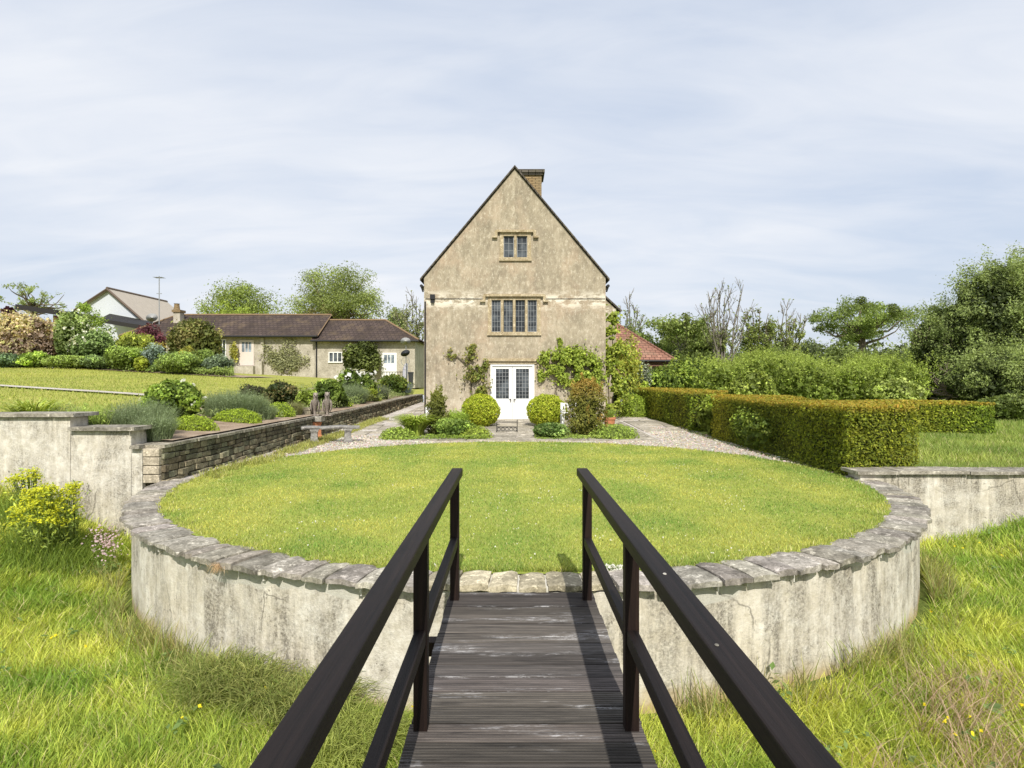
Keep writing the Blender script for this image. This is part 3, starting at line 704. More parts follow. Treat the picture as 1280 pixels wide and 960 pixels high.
# buttercups
mb = MB(); xx, yy = meadow_pts(1500, 2.6, 8.8, 1.2); k = fnoise(xx * 1.6, yy * 1.6, 91) > .68; xx = xx[k]; yy = yy[k]; n = len(xx); hz = .16 + .12 * RNG.random(n)
P = np.stack([xx, yy, H_me(xx, yy) + hz], 1)
for q in range(3): add_leaves(mb, P + RNG.normal(size=(n, 3)) * .006, np.tile((0, -.5, 1.), (n, 1)), .022, np.tile((.85, .70, .03), (n, 1)), .9, flop=.5)
add_blades(mb, P - np.array([0, 0, 1]) * hz[:, None], RNG.random(n) * 6, hz, np.full(n, .004), 0 * hz, jit((.12, .2, .03), n))
tag(mb.build('buttercups', PETAL), 'yellow buttercups dotted through the meadow grass', 'flowers', kind='stuff')
# grass behind the right wall and on the upper lawn / verge
mb = MB(); n = 60000; yy = 10.0 + 11 * RNG.random(n) ** 1.6; xx = 6.8 + (12 + 0 * yy) * RNG.random(n); k = (xx < .86 * yy + 1) & ~((yy > 17.2) & (yy < 18.8) & (xx < 13.7)); xx = xx[k]; yy = yy[k]; n = len(xx)
add_blades(mb, np.stack([xx, yy, H_te(xx, yy) - .02], 1), RNG.random(n) * 6.28, .10 + .22 * fnoise(xx * .7, yy * .7, 6), .02 + 0 * xx, .2 + .6 * RNG.random(n), clumped_cols(xx, yy, n, (.11, .19, .025), (.27, .35, .06), (.36, .36, .12), .7, 9), 2)
tag(mb.build('field_grass', GRASS), 'long grass of the field behind the right white wall', 'grass', kind='stuff')
mb = MB(); n = 60000; yy = 10.2 + 19 * RNG.random(n) ** 1.3; xx = -8.7 - 20 * RNG.random(n); k = (xx > -.9 * yy - 1) & (np.abs(yy - (17.6 - (xx + 10.3) * .07)) > .25); xx = xx[k]; yy = yy[k]; n = len(xx)
add_blades(mb, np.stack([xx, yy, H_up(xx, yy) - .01], 1), RNG.random(n) * 6.28, .03 + .04 * RNG.random(n), .016 + 0 * xx, .3 + .5 * RNG.random(n), clumped_cols(xx, yy, n, (.15, .22, .03), (.28, .33, .05), (.34, .33, .1), .5, 9), 2)
tag(mb.build('upper_lawn_grass', GRASS), 'mown grass of the sloping upper lawn on the left', 'grass', kind='stuff')
mb = MB(); n = 7000; yy = 9.8 + 14 * RNG.random(n); xx = WALL_X + .32 + .45 * RNG.random(n) ** 1.5; k = fnoise(xx * 1.5, yy * 1.1, 44) > .42; xx = xx[k]; yy = yy[k]; n = len(xx)
add_blades(mb, np.stack([xx, yy, H_te(xx, yy)], 1), RNG.random(n) * 6.28, .05 + .1 * RNG.random(n), .014 + 0 * xx, .3 + .5 * RNG.random(n), jit((.20, .26, .04), n, .25, cols2=(.29, .31, .07)), 3)
tag(mb.build('verge_weeds', GRASS), 'yellow-green weeds along the foot of the dark stone wall', 'weeds', kind='stuff')

mb = MB(); n = 42000; yy = 9.8 + 10 * RNG.random(n) ** .8; xx = WALL_X + .1 + 10.9 * RNG.random(n); d = np.hypot(xx - CX, yy - CY); k = (d > R_IN + .05) & ~((xx > -2.7) & (xx < 4.0) & (yy > 15.8)) & ~((xx < -3.6) & (xx > -4.8) & (yy > 17.3)) & (yy < 21); xx = xx[k]; yy = yy[k]; n = len(xx)
g = (.5 + .5 * RNG.random((n, 1))); add_leaves(mb, np.stack([xx, yy, H_te(xx, yy) + .012], 1), np.tile((0, 0, 1.), (n, 1)), .045, np.array([.88, .80, .73]) * g * (1 + .1 * RNG.normal(size=(n, 3))), .75, flop=.35)
tag(mb.build('gravel_stones', PETAL), 'loose pale gravel stones on the path around the lawn', 'gravel', kind='stuff')

# ------------------------------------------------------------------ the round wall
ring = thing('round_retaining_wall', 'curved white rendered wall with stone coping holding up the round lawn', 'wall', (CX, CY, 0))
A0, A1 = R(189), R(353)          # visible front arc
mb = MB(); na = 160; ro = R_OUT - .10
rings = []
for k in range(na + 1):
    a = A0 - R(4) + (A1 - A0 + R(6)) * k / na; c, s = math.cos(a), math.sin(a); wob = .006 * math.sin(k * .9)
    rings.append([(CX + (ro + wob) * c, CY + (ro + wob) * s, z) for z in (-1.5, -1.0, -.5, -.3, -.045)] + [(CX + (R_IN - .03) * c, CY + (R_IN - .03) * s, z) for z in (-.045, -1.5)])
mb.loft(rings); mb.build('wall_face', RENDER, ring, smooth=False)
def slab_mesh(mb, a0, a1, r0, r1, zt, th, rnd, col):
    nr, nt = 6, 4; T = []; B = []
    tilt = rnd.uniform(-.012, .012); dz = rnd.uniform(-.008, .010); ch = [rnd.uniform(-.022, .022) for _ in range(nt + 1)]; c2 = [rnd.uniform(-.02, .02) for _ in range(nt + 1)]
    ea = [rnd.uniform(-.0012, .0012) for _ in range(nr + 1)]
    for i in range(nr + 1):
        for j in range(nt + 1):
            u = i / nr; v = j / nt
            r = (r0 + c2[j]) * (1 - u) + (r1 + ch[j]) * u; a = a0 + (a1 - a0) * v + (ea[i] if j in (0, nt) else 0)
            e = -.010 * ((j in (0, nt)) + (i in (0, nr)))
            z = zt + dz + tilt * (v - .5) * 2 + e + rnd.uniform(-.003, .003) - .02 * (u - .2) * 0
            T.append((CX + r * math.cos(a), CY + r * math.sin(a), z)); B.append((CX + r * math.cos(a), CY + r * math.sin(a), zt - th + dz * .3))
    n = len(T); q = lambda i, j: i * (nt + 1) + j
    Fq = [(q(i, j), q(i + 1, j), q(i + 1, j + 1), q(i, j + 1)) for i in range(nr) for j in range(nt)]
    Fb = [tuple(n + k for k in f[::-1]) for f in Fq]
    per = [q(0, j) for j in range(nt)] + [q(i, nt) for i in range(nr)] + [q(nr, j) for j in range(nt, 0, -1)] + [q(i, 0) for i in range(nr, 0, -1)]
    Fs = [(per[k], per[(k + 1) % len(per)], n + per[(k + 1) % len(per)], n + per[k]) for k in range(len(per))]
    mb.add(T + B, Fq + Fb + Fs, col)
mb = MB(); mr = MB(); rnd = random.Random(12); a = A0 - R(3)
while a < A1 + R(3):
    wd = rnd.uniform(.19, .32) / 5.5; g = rnd.uniform(.009, .02) / 5.5
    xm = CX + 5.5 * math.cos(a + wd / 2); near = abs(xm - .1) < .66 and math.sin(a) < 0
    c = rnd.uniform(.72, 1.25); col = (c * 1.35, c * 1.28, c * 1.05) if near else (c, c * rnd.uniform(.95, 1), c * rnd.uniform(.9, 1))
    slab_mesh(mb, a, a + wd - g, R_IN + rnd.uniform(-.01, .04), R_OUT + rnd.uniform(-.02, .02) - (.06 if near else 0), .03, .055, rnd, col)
    aj = a - g / 2; hh = rnd.uniform(.05, .085)
    rm = (R_IN + .02 + R_OUT - .10) / 2; mr.obox((CX + rm * math.cos(aj), CY + rm * math.sin(aj), -.022), ((R_OUT - R_IN - .12) / 2, .012, .020), aj)
    if rnd.random() < .45: mr.obox((CX + (R_OUT - .10) * math.cos(aj), CY + (R_OUT - .10) * math.sin(aj), -.028 - hh / 2), (.042, .006, hh / 2), aj)  # pale ribs added below the overhang, standing for sunlight through the slab gaps
    a += wd
mb.build('coping', COPING, ring); mr.build('mortar_and_sun_streak', MORTAR, ring)
mb = MB()   # dry tuft hanging out from under a coping slab
a = R(235); P0 = np.array([CX + R_OUT * math.cos(R(242)), CY + R_OUT * math.sin(R(242)), -.02])
add_blades(mb, P0 + RNG.normal(size=(160, 3)) * np.array([.03, .015, .01]), R(242) + .7 * RNG.normal(size=160), .07 + .05 * RNG.random(160), np.full(160, .004), .9 + 0 * RNG.random(160), jit((.38, .32, .13), 160), 3, droop=1.3)
tag(mb.build('moss_tuft', GRASS, origin=tuple(P0)), 'small dry tuft hanging from under the coping left of the bridge', 'plant')

# ------------------------------------------------------------------ stepped wall at the left, wall at the right
def coping_run(mb, x0, x1, y0, y1, z, rnd, L=.6, th=.055):
    x = x0
    while x < x1 - .02:
        wd = min(rnd.uniform(.7, 1.3) * L, x1 - x); c = rnd.uniform(.75, 1.15)
        dz = rnd.uniform(-.006, .006)
        mb.obox(((2 * x + wd) / 2, (y0 + y1) / 2 + rnd.uniform(-.012, .012), z - th / 2 + dz), (wd / 2 - .004, (y1 - y0) / 2, th / 2), rnd.uniform(-.006, .006), (c, c * .98, c * .94)); x += wd
wl = thing('stepped_garden_wall', 'stepped white rendered wall with slab copings left of the round lawn', 'wall', (-6.5, 9.35, 0))
steps = [(-16, X(88, 9.35), Z(517, 9.35)), (X(88, 9.35), X(164, 9.35), Z(534, 9.35)), (X(164, 9.35), -5.69, Z(556, 9.35))]
mb = MB(); mc = MB(); rnd = random.Random(3)
for i, (x0, x1, zt) in enumerate(steps):
    mb.box(x0, x1 - .004 if i < 2 else x1, 9.35 + .004 * i, 9.75, -1.6, zt - .06)
    coping_run(mc, x0 - (.0 if i == 0 else -.01), x1 + (.10 if i < 2 else .0), 9.27, 9.85, zt, rnd, .8)
mb.build('wall_face', RENDER2, wl); mc.build('coping', COPING, wl)
mb = MB()
for k in range(4):       # dressed quoin stones at the corner
    z0 = -.0 + k * .135; s = (.34, .28, .36, .27)[k]
    mb.obox((-5.56, 9.36 + s / 2, z0 + .075), (.125, s / 2 + .0, .062), 0, (1.5, 1.4, 1.25))
mb.build('quoin', COPING, wl, bevel=.01)
wr = thing('white_boundary_wall', 'straight white rendered wall with thin slab coping right of the round lawn', 'wall', (6.0, 9.75, 0))
mb = MB(); mb.box(5.5, 30, 9.6, 9.95, -1.8, .115); mb.build('wall_face', RENDER2, wr)
mc = MB(); coping_run(mc, 5.42, 30, 9.52, 10.03, .17, rnd, .9, .05); mc.build('coping', COPING, wr)

# ------------------------------------------------------------------ dark rubble retaining wall, two runs with the brick pier between
def rubble(name, label, y0, y1, xface, z0f, ztf, seed):
    root = thing(name, label, 'wall', (xface - .2, y0, 0)); rnd = random.Random(seed); mb = MB()
    mb.box(xface - .4, xface - .045, y0 + .02, y1 - .02, -.3, ztf(y1) - .07 if ztf(y1) < ztf(y0) else ztf(y0) - .07, (.35, .33, .3))
    nc = 6
    for j in range(nc):
        y = y0
        while y < y1:
            L = rnd.uniform(.10, .34); L = min(L, y1 - y)
            if L < .03: break
            yc = y + L / 2; za = z0f(yc); zb = ztf(yc) - .055; h0 = (zb - za) / nc; bo = lambda q: za + q * h0 + (0 if q in (0, nc) else h0 * .7 * (float(vnoise(yc * 1.1 + q * 5.3, q * 3.1, seed)) - .5)); h = bo(j + 1) - bo(j); zc = (bo(j + 1) + bo(j)) / 2
            c = rnd.uniform(.5, 1.25) * (1.12 if j < 3 else .8); warm = rnd.uniform(.9, 1.08)
            pr = rnd.uniform(0, .05) * (1.5 if j < 3 else .6)
            mb.obox((xface - .08 + pr / 2, yc, zc), (.07 + pr / 2, L / 2 - .008, h / 2 - .007), rnd.uniform(-.09, .09), (c * warm, c, c * .9), rx=rnd.uniform(-.07, .07))
            y += L
    mb.build('stone', RUBBLE, root, bevel=.008)
    mc = MB(); y = y0
    while y < y1 - .02:
        L = min(rnd.uniform(.35, .75), y1 - y); c = rnd.uniform(.75, 1.2); yc = y + L / 2
        mc.obox((xface - .17, yc, ztf(yc) - .027 + rnd.uniform(-.004, .004)), (.2 + rnd.uniform(-.015, .015), L / 2 - .005, .025), rnd.uniform(-.01, .01), (c, c * .97, c * .9)); y += L
    mc.build('coping', COPING, root)
zt1 = lambda y: .60 + .15 * float(sst(17, 36, y)); zb1 = lambda y: float(H_te(0, y)) - .02
rubble('rubble_retaining_wall', 'dark rubble stone retaining wall running from the stepped wall to the brick pier', 9.42, 16.55, WALL_X + .02, zb1, zt1, 5)
rubble('rubble_retaining_wall', 'dark rubble stone retaining wall running from the brick pier back past the house', 16.98, 37, WALL_X + .02, zb1, zt1, 6)
pr = thing('terracotta_pier', 'short orange terracotta pier with stone cap set into the dark rubble wall', 'pier', (-5.42, 16.76, 0))
mb = MB(); mb.lathe((-5.42, 16.76, 0), [(.17, 0), (.19, .02), (.19, .06), (.165, .09), (.15, .36), (.175, .40), (.175, .44), (.14, .46)], 4); mb.build('shaft', TERRA, pr)
mb = MB(); mb.box(-5.66, -5.20, 16.57, 16.95, .462, .60); mb.build('cap', COPING, pr, bevel=.012)

# ------------------------------------------------------------------ bridge
BX0, BX1 = -.47, .605
br = thing('footbridge', 'dark stained timber footbridge with handrails leading to the round lawn', 'footbridge', (.07, 2.5, 0))
mb = MB(); rnd = random.Random(8); y = -3.0; bw = .139
while y < 4.52:
    n = 7; pitch = bw / n; pts = []
    for k in range(n):
        a = y + k * pitch
        pts += [(a + .0015, -.004), (a + .004, 0), (a + pitch - .006, 0), (a + pitch - .0035, -.004)]
    dz = rnd.uniform(-.002, .002); e0 = rnd.uniform(-.006, .006)
    prof = [(pts[0][0], -.028)] + pts + [(pts[-1][0], -.028)]
    L = [(BX0 + e0, p[0], p[1] + dz) for p in prof]; Rr = [(BX1 + e0, p[0], p[1] + dz) for p in prof]; m = len(prof)
    c = rnd.uniform(.62, 1.35)
    mb.add(L + Rr, [(i, i + 1, m + i + 1, m + i) for i in range(m - 1)] + [(m - 1, 0, m, 2 * m - 1)], (c, c * rnd.uniform(.95, 1.02), c * rnd.uniform(.9, 1.02)))
    mb.poly(L[::-1], (c, c, c)); mb.poly(Rr, (c, c, c)); y += bw + .007
mb.build('deck_boards', DECK, br)
mb = MB()
for xb in (-.40, .07, .54): mb.box(xb - .035, xb + .035, -3.0, 4.44, -.22, -.03)
mb.build('bearer', POSTW, br)
mb = MB(); mb.box(-.60, -.36, 3.78, 3.87, -.12, -.032); mb.build('cross_strut', POSTW, br)
def post(x, y, out):
    m = MB(); m.box(x - .032, x + .032, y - .032, y + .032, -.02 if y < 4.6 else 0, .888); m.build('post', POSTW, br, bevel=.003)
for y in (4.44, 2.80, .9, -1.0, -2.6):
    post(-.418, y, -1); post(.548, y, 1)
mb = MB(); mb.box(-.446, -.366, -2.9, 4.52, .889, .946); mb.build('handrail', RAIL, br, bevel=.006)
mb = MB(); mb.box(.480, .560, -2.9, 4.52, .889, .946)
for q, (a, b) in enumerate(((.512, 1.62), (.53, 1.9), (.52, 2.12))):
    pass
hr = mb.build('handrail', RAIL, br, bevel=.006)
for xr, yy_, s in ((.505, 1.50, .0055), (.515, 2.05, .0065)):
    m = MB(); m.lathe((xr, yy_, .9465), [(s, 0), (s * .8, .0015), (s * .2, .002)], 10, sx=1, sy=1.4); m.build('bird_dropping', COPING, br)
for x0, x1 in ((-.385, -.340), (.470, .515)):
    pass
mb = MB(); mb.box(-.444, -.392, -2.9, 4.40, .395, .46); mb.build('middle_rail', RAIL, br, bevel=.004)
mb = MB(); mb.box(.522, .574, -2.9, 4.40, .395, .46); mb.build('middle_rail', RAIL, br, bevel=.004)

# ------------------------------------------------------------------ main house
HY = 23.0; K = HY / F
hx = lambda px: (px - 640) * K
hz = lambda py: EYE + (475 - py) * K
GZ = float(H_te(0, 23))
house = thing('stone_house', 'tall gabled house with ochre rendered walls and mullioned windows beyond the round lawn', 'house', (hx(643.5), HY, GZ))
XL, XR, XM = hx(530), hx(757), hx(643.5); ZE = hz(347); ZA = hz(211)
DEPTH = 13.0
holes = [(hx(629.5), hx(659), hz(322), hz(295)), (hx(614.5), hx(671), hz(415), hz(375)), (hx(613), hx(668), hz(525.5), hz(455))]
def wall_holes(mb, y, xl, xr, xm, z0, ze, za, holes, depth=.22):
    zs = sorted({z0, ze, za - .001} | {h[2] for h in holes} | {h[3] for h in holes})
    ed = lambda z: ((xl, xr) if z <= ze else (xl + (xm - xl) * (z - ze) / (za - ze), xr + (xm - xr) * (z - ze) / (za - ze)))
    for a, b in zip(zs[:-1], zs[1:]):
        hs = sorted(h for h in holes if h[2] <= a + 1e-6 and h[3] >= b - 1e-6)
        la, ra = ed(a); lb, rb = ed(b); L = (la, lb)
        for h in hs:
            mb.poly([(L[0], y, a), (h[0], y, a), (h[0], y, b), (L[1], y, b)]); L = (h[1], h[1])
        mb.poly([(L[0], y, a), (ra, y, a), (rb, y, b), (L[1], y, b)])
    for x0, x1, za_, zb_ in holes:
        y2 = y + depth
        mb.poly([(x0, y, za_), (x0, y2, za_), (x0, y2, zb_), (x0, y, zb_)]); mb.poly([(x1, y, za_), (x1, y, zb_), (x1, y2, zb_), (x1, y2, za_)])
        mb.poly([(x0, y, zb_), (x0, y2, zb_), (x1, y2, zb_), (x1, y, zb_)]); mb.poly([(x0, y, za_), (x1, y, za_), (x1, y2, za_), (x0, y2, za_)])
mb = MB(); wall_holes(mb, HY, XL, XR, XM, GZ - .3, ZE, ZA, holes)
mb.poly([(XL, HY, GZ - .3), (XL, HY, ZE), (XL, HY + DEPTH, ZE), (XL, HY + DEPTH, GZ - .3)]); mb.poly([(XR, HY, GZ - .3), (XR, HY + DEPTH, GZ - .3), (XR, HY + DEPTH, ZE), (XR, HY, ZE)])
mb.poly([(XL, HY + DEPTH, GZ - .3), (XL, HY + DEPTH, ZE), (XM, HY + DEPTH, ZA), (XR, HY + DEPTH, ZE), (XR, HY + DEPTH, GZ - .3)])
mb.build('wall', HOUSE, house)
mb = MB()
for xe, sgn in ((XL, -1), (XR, 1)):          # roof slopes: slabs with a small verge overhang
    x1, z1 = xe + sgn * .14, ZE - .19 + .05; y0, y1 = HY - .10, HY + DEPTH + .1
    for (za, zb) in ((.02, .095),):
        V = [(x1, y0, z1 + za), (XM, y0, ZA + .02 + za), (XM, y1, ZA + .02 + za), (x1, y1, z1 + za), (x1, y0, z1 + zb), (XM, y0, ZA + .02 + zb), (XM, y1, ZA + .02 + zb), (x1, y1, z1 + zb)]
        mb.add(V, [(0, 1, 2, 3), (4, 7, 6, 5), (0, 4, 5, 1), (2, 6, 7, 3), (0, 3, 7, 4)])
mb.build('roof', SLATE, house)
mb = MB()       # string course moulding across the gable
zs_ = hz(373.5)
for x0, x1 in ((XL + .04, hx(607)), (hx(681), XR - .02)):
    mb = MB(); mb.box(x0, x1, HY - .022, HY - .001, zs_ - .008, zs_ + .008); mb.build('string_course', GUTTER, house)
def window(px0, px1, pyt, pyb, lights, rows, cols, hood):
    x0, x1, z0, z1 = hx(px0), hx(px1), hz(pyb), hz(pyt)
    ox0, ox1, oz0, oz1 = x0 - .14, x1 + .14, z0 - .13, z1 + .12
    f = MB(); y0, y1 = HY - .035, HY + .10
    f.box(ox0, x0, y0, y1, z0, z1); f.box(x1, ox1, y0, y1, z0, z1); f.box(ox0 - .03, ox1 + .03, y0 - .04, y1, oz0, z0 - .001); f.box(ox0, ox1, y0, y1, z1 + .001, oz1)
    wd = (x1 - x0 - .115 * (lights - 1)) / lights; fr = None
    for k in range(1, lights):
        xm = x0 + k * wd + (k - .5) * .115
        f.loft([[(xm - .045, y0 + .002, z), (xm - .0575, y0 + .05, z), (xm - .0575, y1, z), (xm + .0575, y1, z), (xm + .0575, y0 + .05, z), (xm + .045, y0 + .002, z), (xm + .012, y0 - .012, z), (xm - .012, y0 - .012, z)] for z in (z0, z1)])
    wn_ = f.build('window', HAM, house)
    h = MB(); hy0 = HY - .13
    h.box(ox0 - .09, ox1 + .09, hy0, HY - .036, oz1 + .002, oz1 + .075); h.box(ox0 - .15, ox1 + .15, hy0 + .03, HY - .038, oz1 + .076, oz1 + .10)
    for sx_, s in ((ox0 - .09, -1), (ox1 + .09, 1)):
        h.box(min(sx_, sx_ + s * .10), max(sx_, sx_ + s * .10), hy0 + .01, HY - .002, oz1 - .14, oz1 + .07)
        h.box(min(sx_, sx_ + s * .20), max(sx_, sx_ + s * .20), hy0 + .005, HY - .003, oz1 - .20, oz1 - .135)
    h.build('hood_mould', HAM, wn_)
    for k in range(lights):
        a = x0 + k * (wd + .115); b = a + wd
        g = MB(); g.box(a + .001, b - .001, HY + .06, HY + .07, z0 + .001, z1 - .001); g.build('pane', GLASS, wn_)
        m = MB()
        if k in (0, lights - 1):
            for q in (0, 1): m.box([a, b - .022][q], [a + .022, b][q], HY + .035, HY + .055, z0, z1)
            m.box(a + .022, b - .022, HY + .035, HY + .055, z0, z0 + .022); m.box(a + .022, b - .022, HY + .035, HY + .055, z1 - .022, z1)
        for c in range(1, cols): xx_ = a + wd * c / cols; m.box(xx_ - .005, xx_ + .005, HY + .051, HY + .058, z0, z1)
        for r in range(1, rows): zz_ = z0 + (z1 - z0) * r / rows; m.box(a, b, HY + .049, HY + .0575, zz_ - .005, zz_ + .005)
        m.build('leading', LEAD, wn_)
    return wn_
window(629.5, 659, 295, 322, 2, 3, 2, True)
window(614.5, 671, 375, 415, 4, 6, 3, True)
# double doors
dx0, dx1, dz0, dz1 = hx(613), hx(668), hz(525.5), hz(455)
lt = MB(); lt.box(dx0 - .22, dx1 + .2, HY - .12, HY - .002, dz1 + .10, dz1 + .17); lt.box(dx0 - .12, dx1 + .1, HY - .05, HY - .003, dz1 + .005, dz1 + .095)
lt.box(dx0 - .14, dx1 + .12, HY - .09, HY - .0035, dz1 + .171, dz1 + .21); lt.build('door_lintel', HAM, house)
fr = MB(); fr.box(dx0 + .001, dx0 + .075, HY - .02, HY + .1, dz0, dz1 - .08); fr.box(dx1 - .075, dx1 - .001, HY - .02, HY + .1, dz0, dz1 - .08); fr.box(dx0 + .001, dx1 - .001, HY - .02, HY + .1, dz1 - .079, dz1 - .001)
fro = fr.build('door_frame', WHITE, house)
for s in (0, 1):
    xm = (dx0 + dx1) / 2; a, b = (dx0 + .078, xm - .004) if s == 0 else (xm + .004, dx1 - .078)
    d = MB(); zb_ = dz0 + .03; zt_ = dz1 - .083; zg0 = dz0 + .82; zg1 = zt_ - .10
    d.box(a, b, HY + .03, HY + .07, zb_, zg0); d.box(a, a + .13, HY + .03, HY + .07, zg0 + .001, zt_); d.box(b - .13, b, HY + .03, HY + .07, zg0 + .001, zt_); d.box(a + .131, b - .131, HY + .03, HY + .07, zg1, zt_)
    d.box(a + .10, b - .10, HY + .020, HY + .029, zb_ + .14, zg0 - .14)
    do = d.build('door', WHITE, house, bevel=.004)
    g = MB(); g.box(a + .131, b - .131, HY + .055, HY + .06, zg0 + .001, zg1 - .001); g.build('pane', GLASS, do)
    m = MB(); gw = b - a - .262
    for c in range(1, 4): m.box(a + .131 + gw * c / 4 - .006, a + .131 + gw * c / 4 + .006, HY + .047, HY + .053, zg0, zg1)
    for r in range(1, 8): zz_ = zg0 + (zg1 - zg0) * r / 8; m.box(a + .131, b - .131, HY + .045, HY + .0525, zz_ - .006, zz_ + .006)
    m.build('leading', LEAD, do)
    hx_ = b - .06 if s == 0 else a + .06
    m = MB(); m.box(hx_ - .018, hx_ + .018, HY + .018, HY + .0295, zg0 - .14, zg0 + .0); m.tube([(hx_, HY + .01, zg0 - .03), (hx_ + (-.08 if s == 0 else .08), HY - .0, zg0 - .03)], .009, 6); m.build('handle', IRON, do)
m = MB(); m.box(dx0 - .05, dx1 + .05, HY - .28, HY + .03, GZ, dz0 - .004); m.build('doorstep', SLAB, house)
# warm interior objects seen behind the door glass would be inside: wicker-coloured chair backs
# chimney
cx0, cx1 = hx(650) * 26 / 23, hx(677) * 26 / 23; cy0 = 26.0; czt = EYE + (475 - 219) / F * 26; czc = EYE + (475 - 212.5) / F * 26
ch = MB(); ch.box(cx0 - .1, cx1, cy0, cy0 + 1.1, 7.4, czt); cho = ch.build('chimney', BRICK, house)
m = MB(); m.box(cx0 - .16, cx1 + .06, cy0 - .06, cy0 + 1.16, czt + .001, czt + .09); m.box(cx0 - .22, cx1 + .13, cy0 - .12, cy0 + 1.22, czt + .091, czc); m.build('cap', SLATE, cho)
# gutters and downpipe
m = MB()
zg = hz(357)
for xe, s in ((XL, -1), (XR, 1)):
    m = MB(); m.tube([(xe + s * .11, HY + .05, zg), (xe + s * .11, HY + DEPTH, zg)], .06, 8)
    m.tube([(xe + s * .11, HY + .12, zg - .04), (xe + s * .05, HY + .12, zg - .22)], .035, 6)
    m.build('gutter', GUTTER, house)
m = MB(); m.tube([(XL + .05, HY - .05, hz(377)), (XL + .05, HY - .05, hz(520))], .03, 8); m.build('downpipe', GUTTER, house)
m = MB(); m.box(hx(538), hx(544), HY - .14, HY - .03, hz(374.5), hz(368.5)); m.box(hx(539), hx(543), HY - .10, HY - .002, hz(379), hz(375)); m.build('wall_lamp', GUTTER, house)
# rear wing at the right, with its roof edge showing
m = MB(); wx1 = 4.62; m.poly([(XR, 27, 0), (wx1, 27, 0), (wx1, 27, 4.75), (XR, 27, 5.75)]); m.poly([(wx1, 27, 0), (wx1, 33, 0), (wx1, 33, 4.75), (wx1, 27, 4.75)]); m.build('wing_wall', HOUSE, house)
m = MB(); V = [(XR, 26.9, 5.80), (wx1 + .15, 26.9, 4.68), (wx1 + .15, 33, 4.68), (XR, 33, 5.80)]; V += [(a, b, c + .09) for a, b, c in V]
m.add(V, [(3, 2, 1, 0), (4, 5, 6, 7), (0, 1, 5, 4), (1, 2, 6, 5)]); m.tube([(wx1 + .2, 26.95, 4.68), (wx1 + .2, 33, 4.68)], .06, 8); m.build('wing_roof', SLATE, house)
m = MB(); m.box(hx(532.5), hx(542), HY - .10, HY - .062, GZ, hz(508)); m.build('white_board', WHITE, house)

# outbuilding with a red hipped roof to the right of the house
ob = thing('red_roofed_outbuilding', 'low outbuilding with red tiled hipped roof behind the house on the right', 'outbuilding', (6.5, 35.5, .27))
m = MB(); m.box(2.5, 8.3, 32.3, 38.7, 0, 2.6); m.build('wall', simple('dull_red_brick', (.26, .15, .11), .9, .2), ob)
m = MB(); e = [(2.0, 32, 2.65), (8.65, 32, 2.65), (8.65, 39, 2.65), (2.0, 39, 2.65)]; r0, r1 = (4.4, 35.5, 5.45), (5.2, 35.5, 5.45)
m.poly([e[0], e[1], r1, r0]); m.poly([e[1], e[2], r1]); m.poly([e[2], e[3], r0, r1]); m.poly([e[3], e[0], r0]); m.poly(e[::-1]); m.build('roof', RTILE, ob)
m = MB(); m.tube([e[1], r1], .07, 6); m.tube([e[0], r0], .07, 6); m.tube([r0, r1], .08, 6); m.build('ridge_tile', RTILE, ob)
m = MB(); m.tube([(2, 31.93, 2.60), (8.7, 31.93, 2.60)], .06, 6); m.build('gutter', GUTTER, ob)

# ------------------------------------------------------------------ cottage ranges on the left
def gwin(root, x0, x1, z0, z1, y, n=3):
    f = MB(); t_ = .06
    f.box(x0, x1, y - .05, y - .003, z1 - t_, z1); f.box(x0 - .04, x1 + .04, y - .09, y - .003, z0 - .03, z0 + t_)
    for k in range(n + 1): xm = x0 + (x1 - x0 - t_) * k / n; f.box(xm, xm + t_, y - .049, y - .004, z0 + t_ + .001, z1 - t_ - .001)
    o = f.build('window', WHITE, root); g = MB(); g.box(x0 + .01, x1 - .01, y - .02, y - .002, z0 + .02, z1 - .02); g.build('pane', GLASS, o)
def gdoor(root, x0, x1, z0, z1, y, mat, zg):
    f = MB(); f.box(x0, x1, y - .04, y - .003, z0, zg); f.box(x0, x0 + .18, y - .04, y - .003, zg + .001, z1); f.box(x1 - .18, x1, y - .04, y - .003, zg + .001, z1); f.box(x0 + .181, x1 - .181, y - .04, y - .003, z1 - .15, z1)
    o = f.build('door', mat, root); g = MB(); g.box(x0 + .17, x1 - .17, y - .02, y - .002, zg, z1 - .14); g.build('pane', GLASS2, o)
    q = MB()
    for k in (1, 2): xm = x0 + .18 + (x1 - x0 - .36) * k / 3; q.box(xm - .025, xm + .025, y - .038, y - .021, zg + .002, z1 - .151)
    q.build('glazing_bar', mat, o)
c1 = thing('long_cottage', 'long low stone cottage with dark brown tiled roof across the upper lawn', 'cottage', (-20, 45, 2.2))
ZEV = Z(419, 45); xl, xr = X(160, 45), X(393.5, 45)
m = MB(); m.box(xl, xr, 45, 51, 1.0, ZEV - .02); m.poly([(xr, 45.0, ZEV - .02), (xr, 51, ZEV - .02), (xr, 48, Z(394.5, 48))]); m.build('wall', COTT, c1)
rz = Z(393.5, 48); L0 = X(222, 48); e = [(xl - .4, 44.6, ZEV - .05), (xr + .35, 44.6, ZEV - .05), (xr + .35, 51.4, ZEV - .05), (xl - .4, 51.4, ZEV - .05)]; ra, rb = (L0, 48, rz), (xr + .35, 48, rz)
m = MB(); m.poly([e[0], e[1], rb, ra]); m.poly([e[2], e[3], ra, rb]); m.poly([e[3], e[0], ra]); m.poly([(a, b, c - .10) for a, b, c in (e[0], e[3], e[2], e[1])]); m.box(xl - .4, xr + .35, 44.55, 44.599, ZEV - .16, ZEV - .04)
m.build('roof', BTILE, c1)
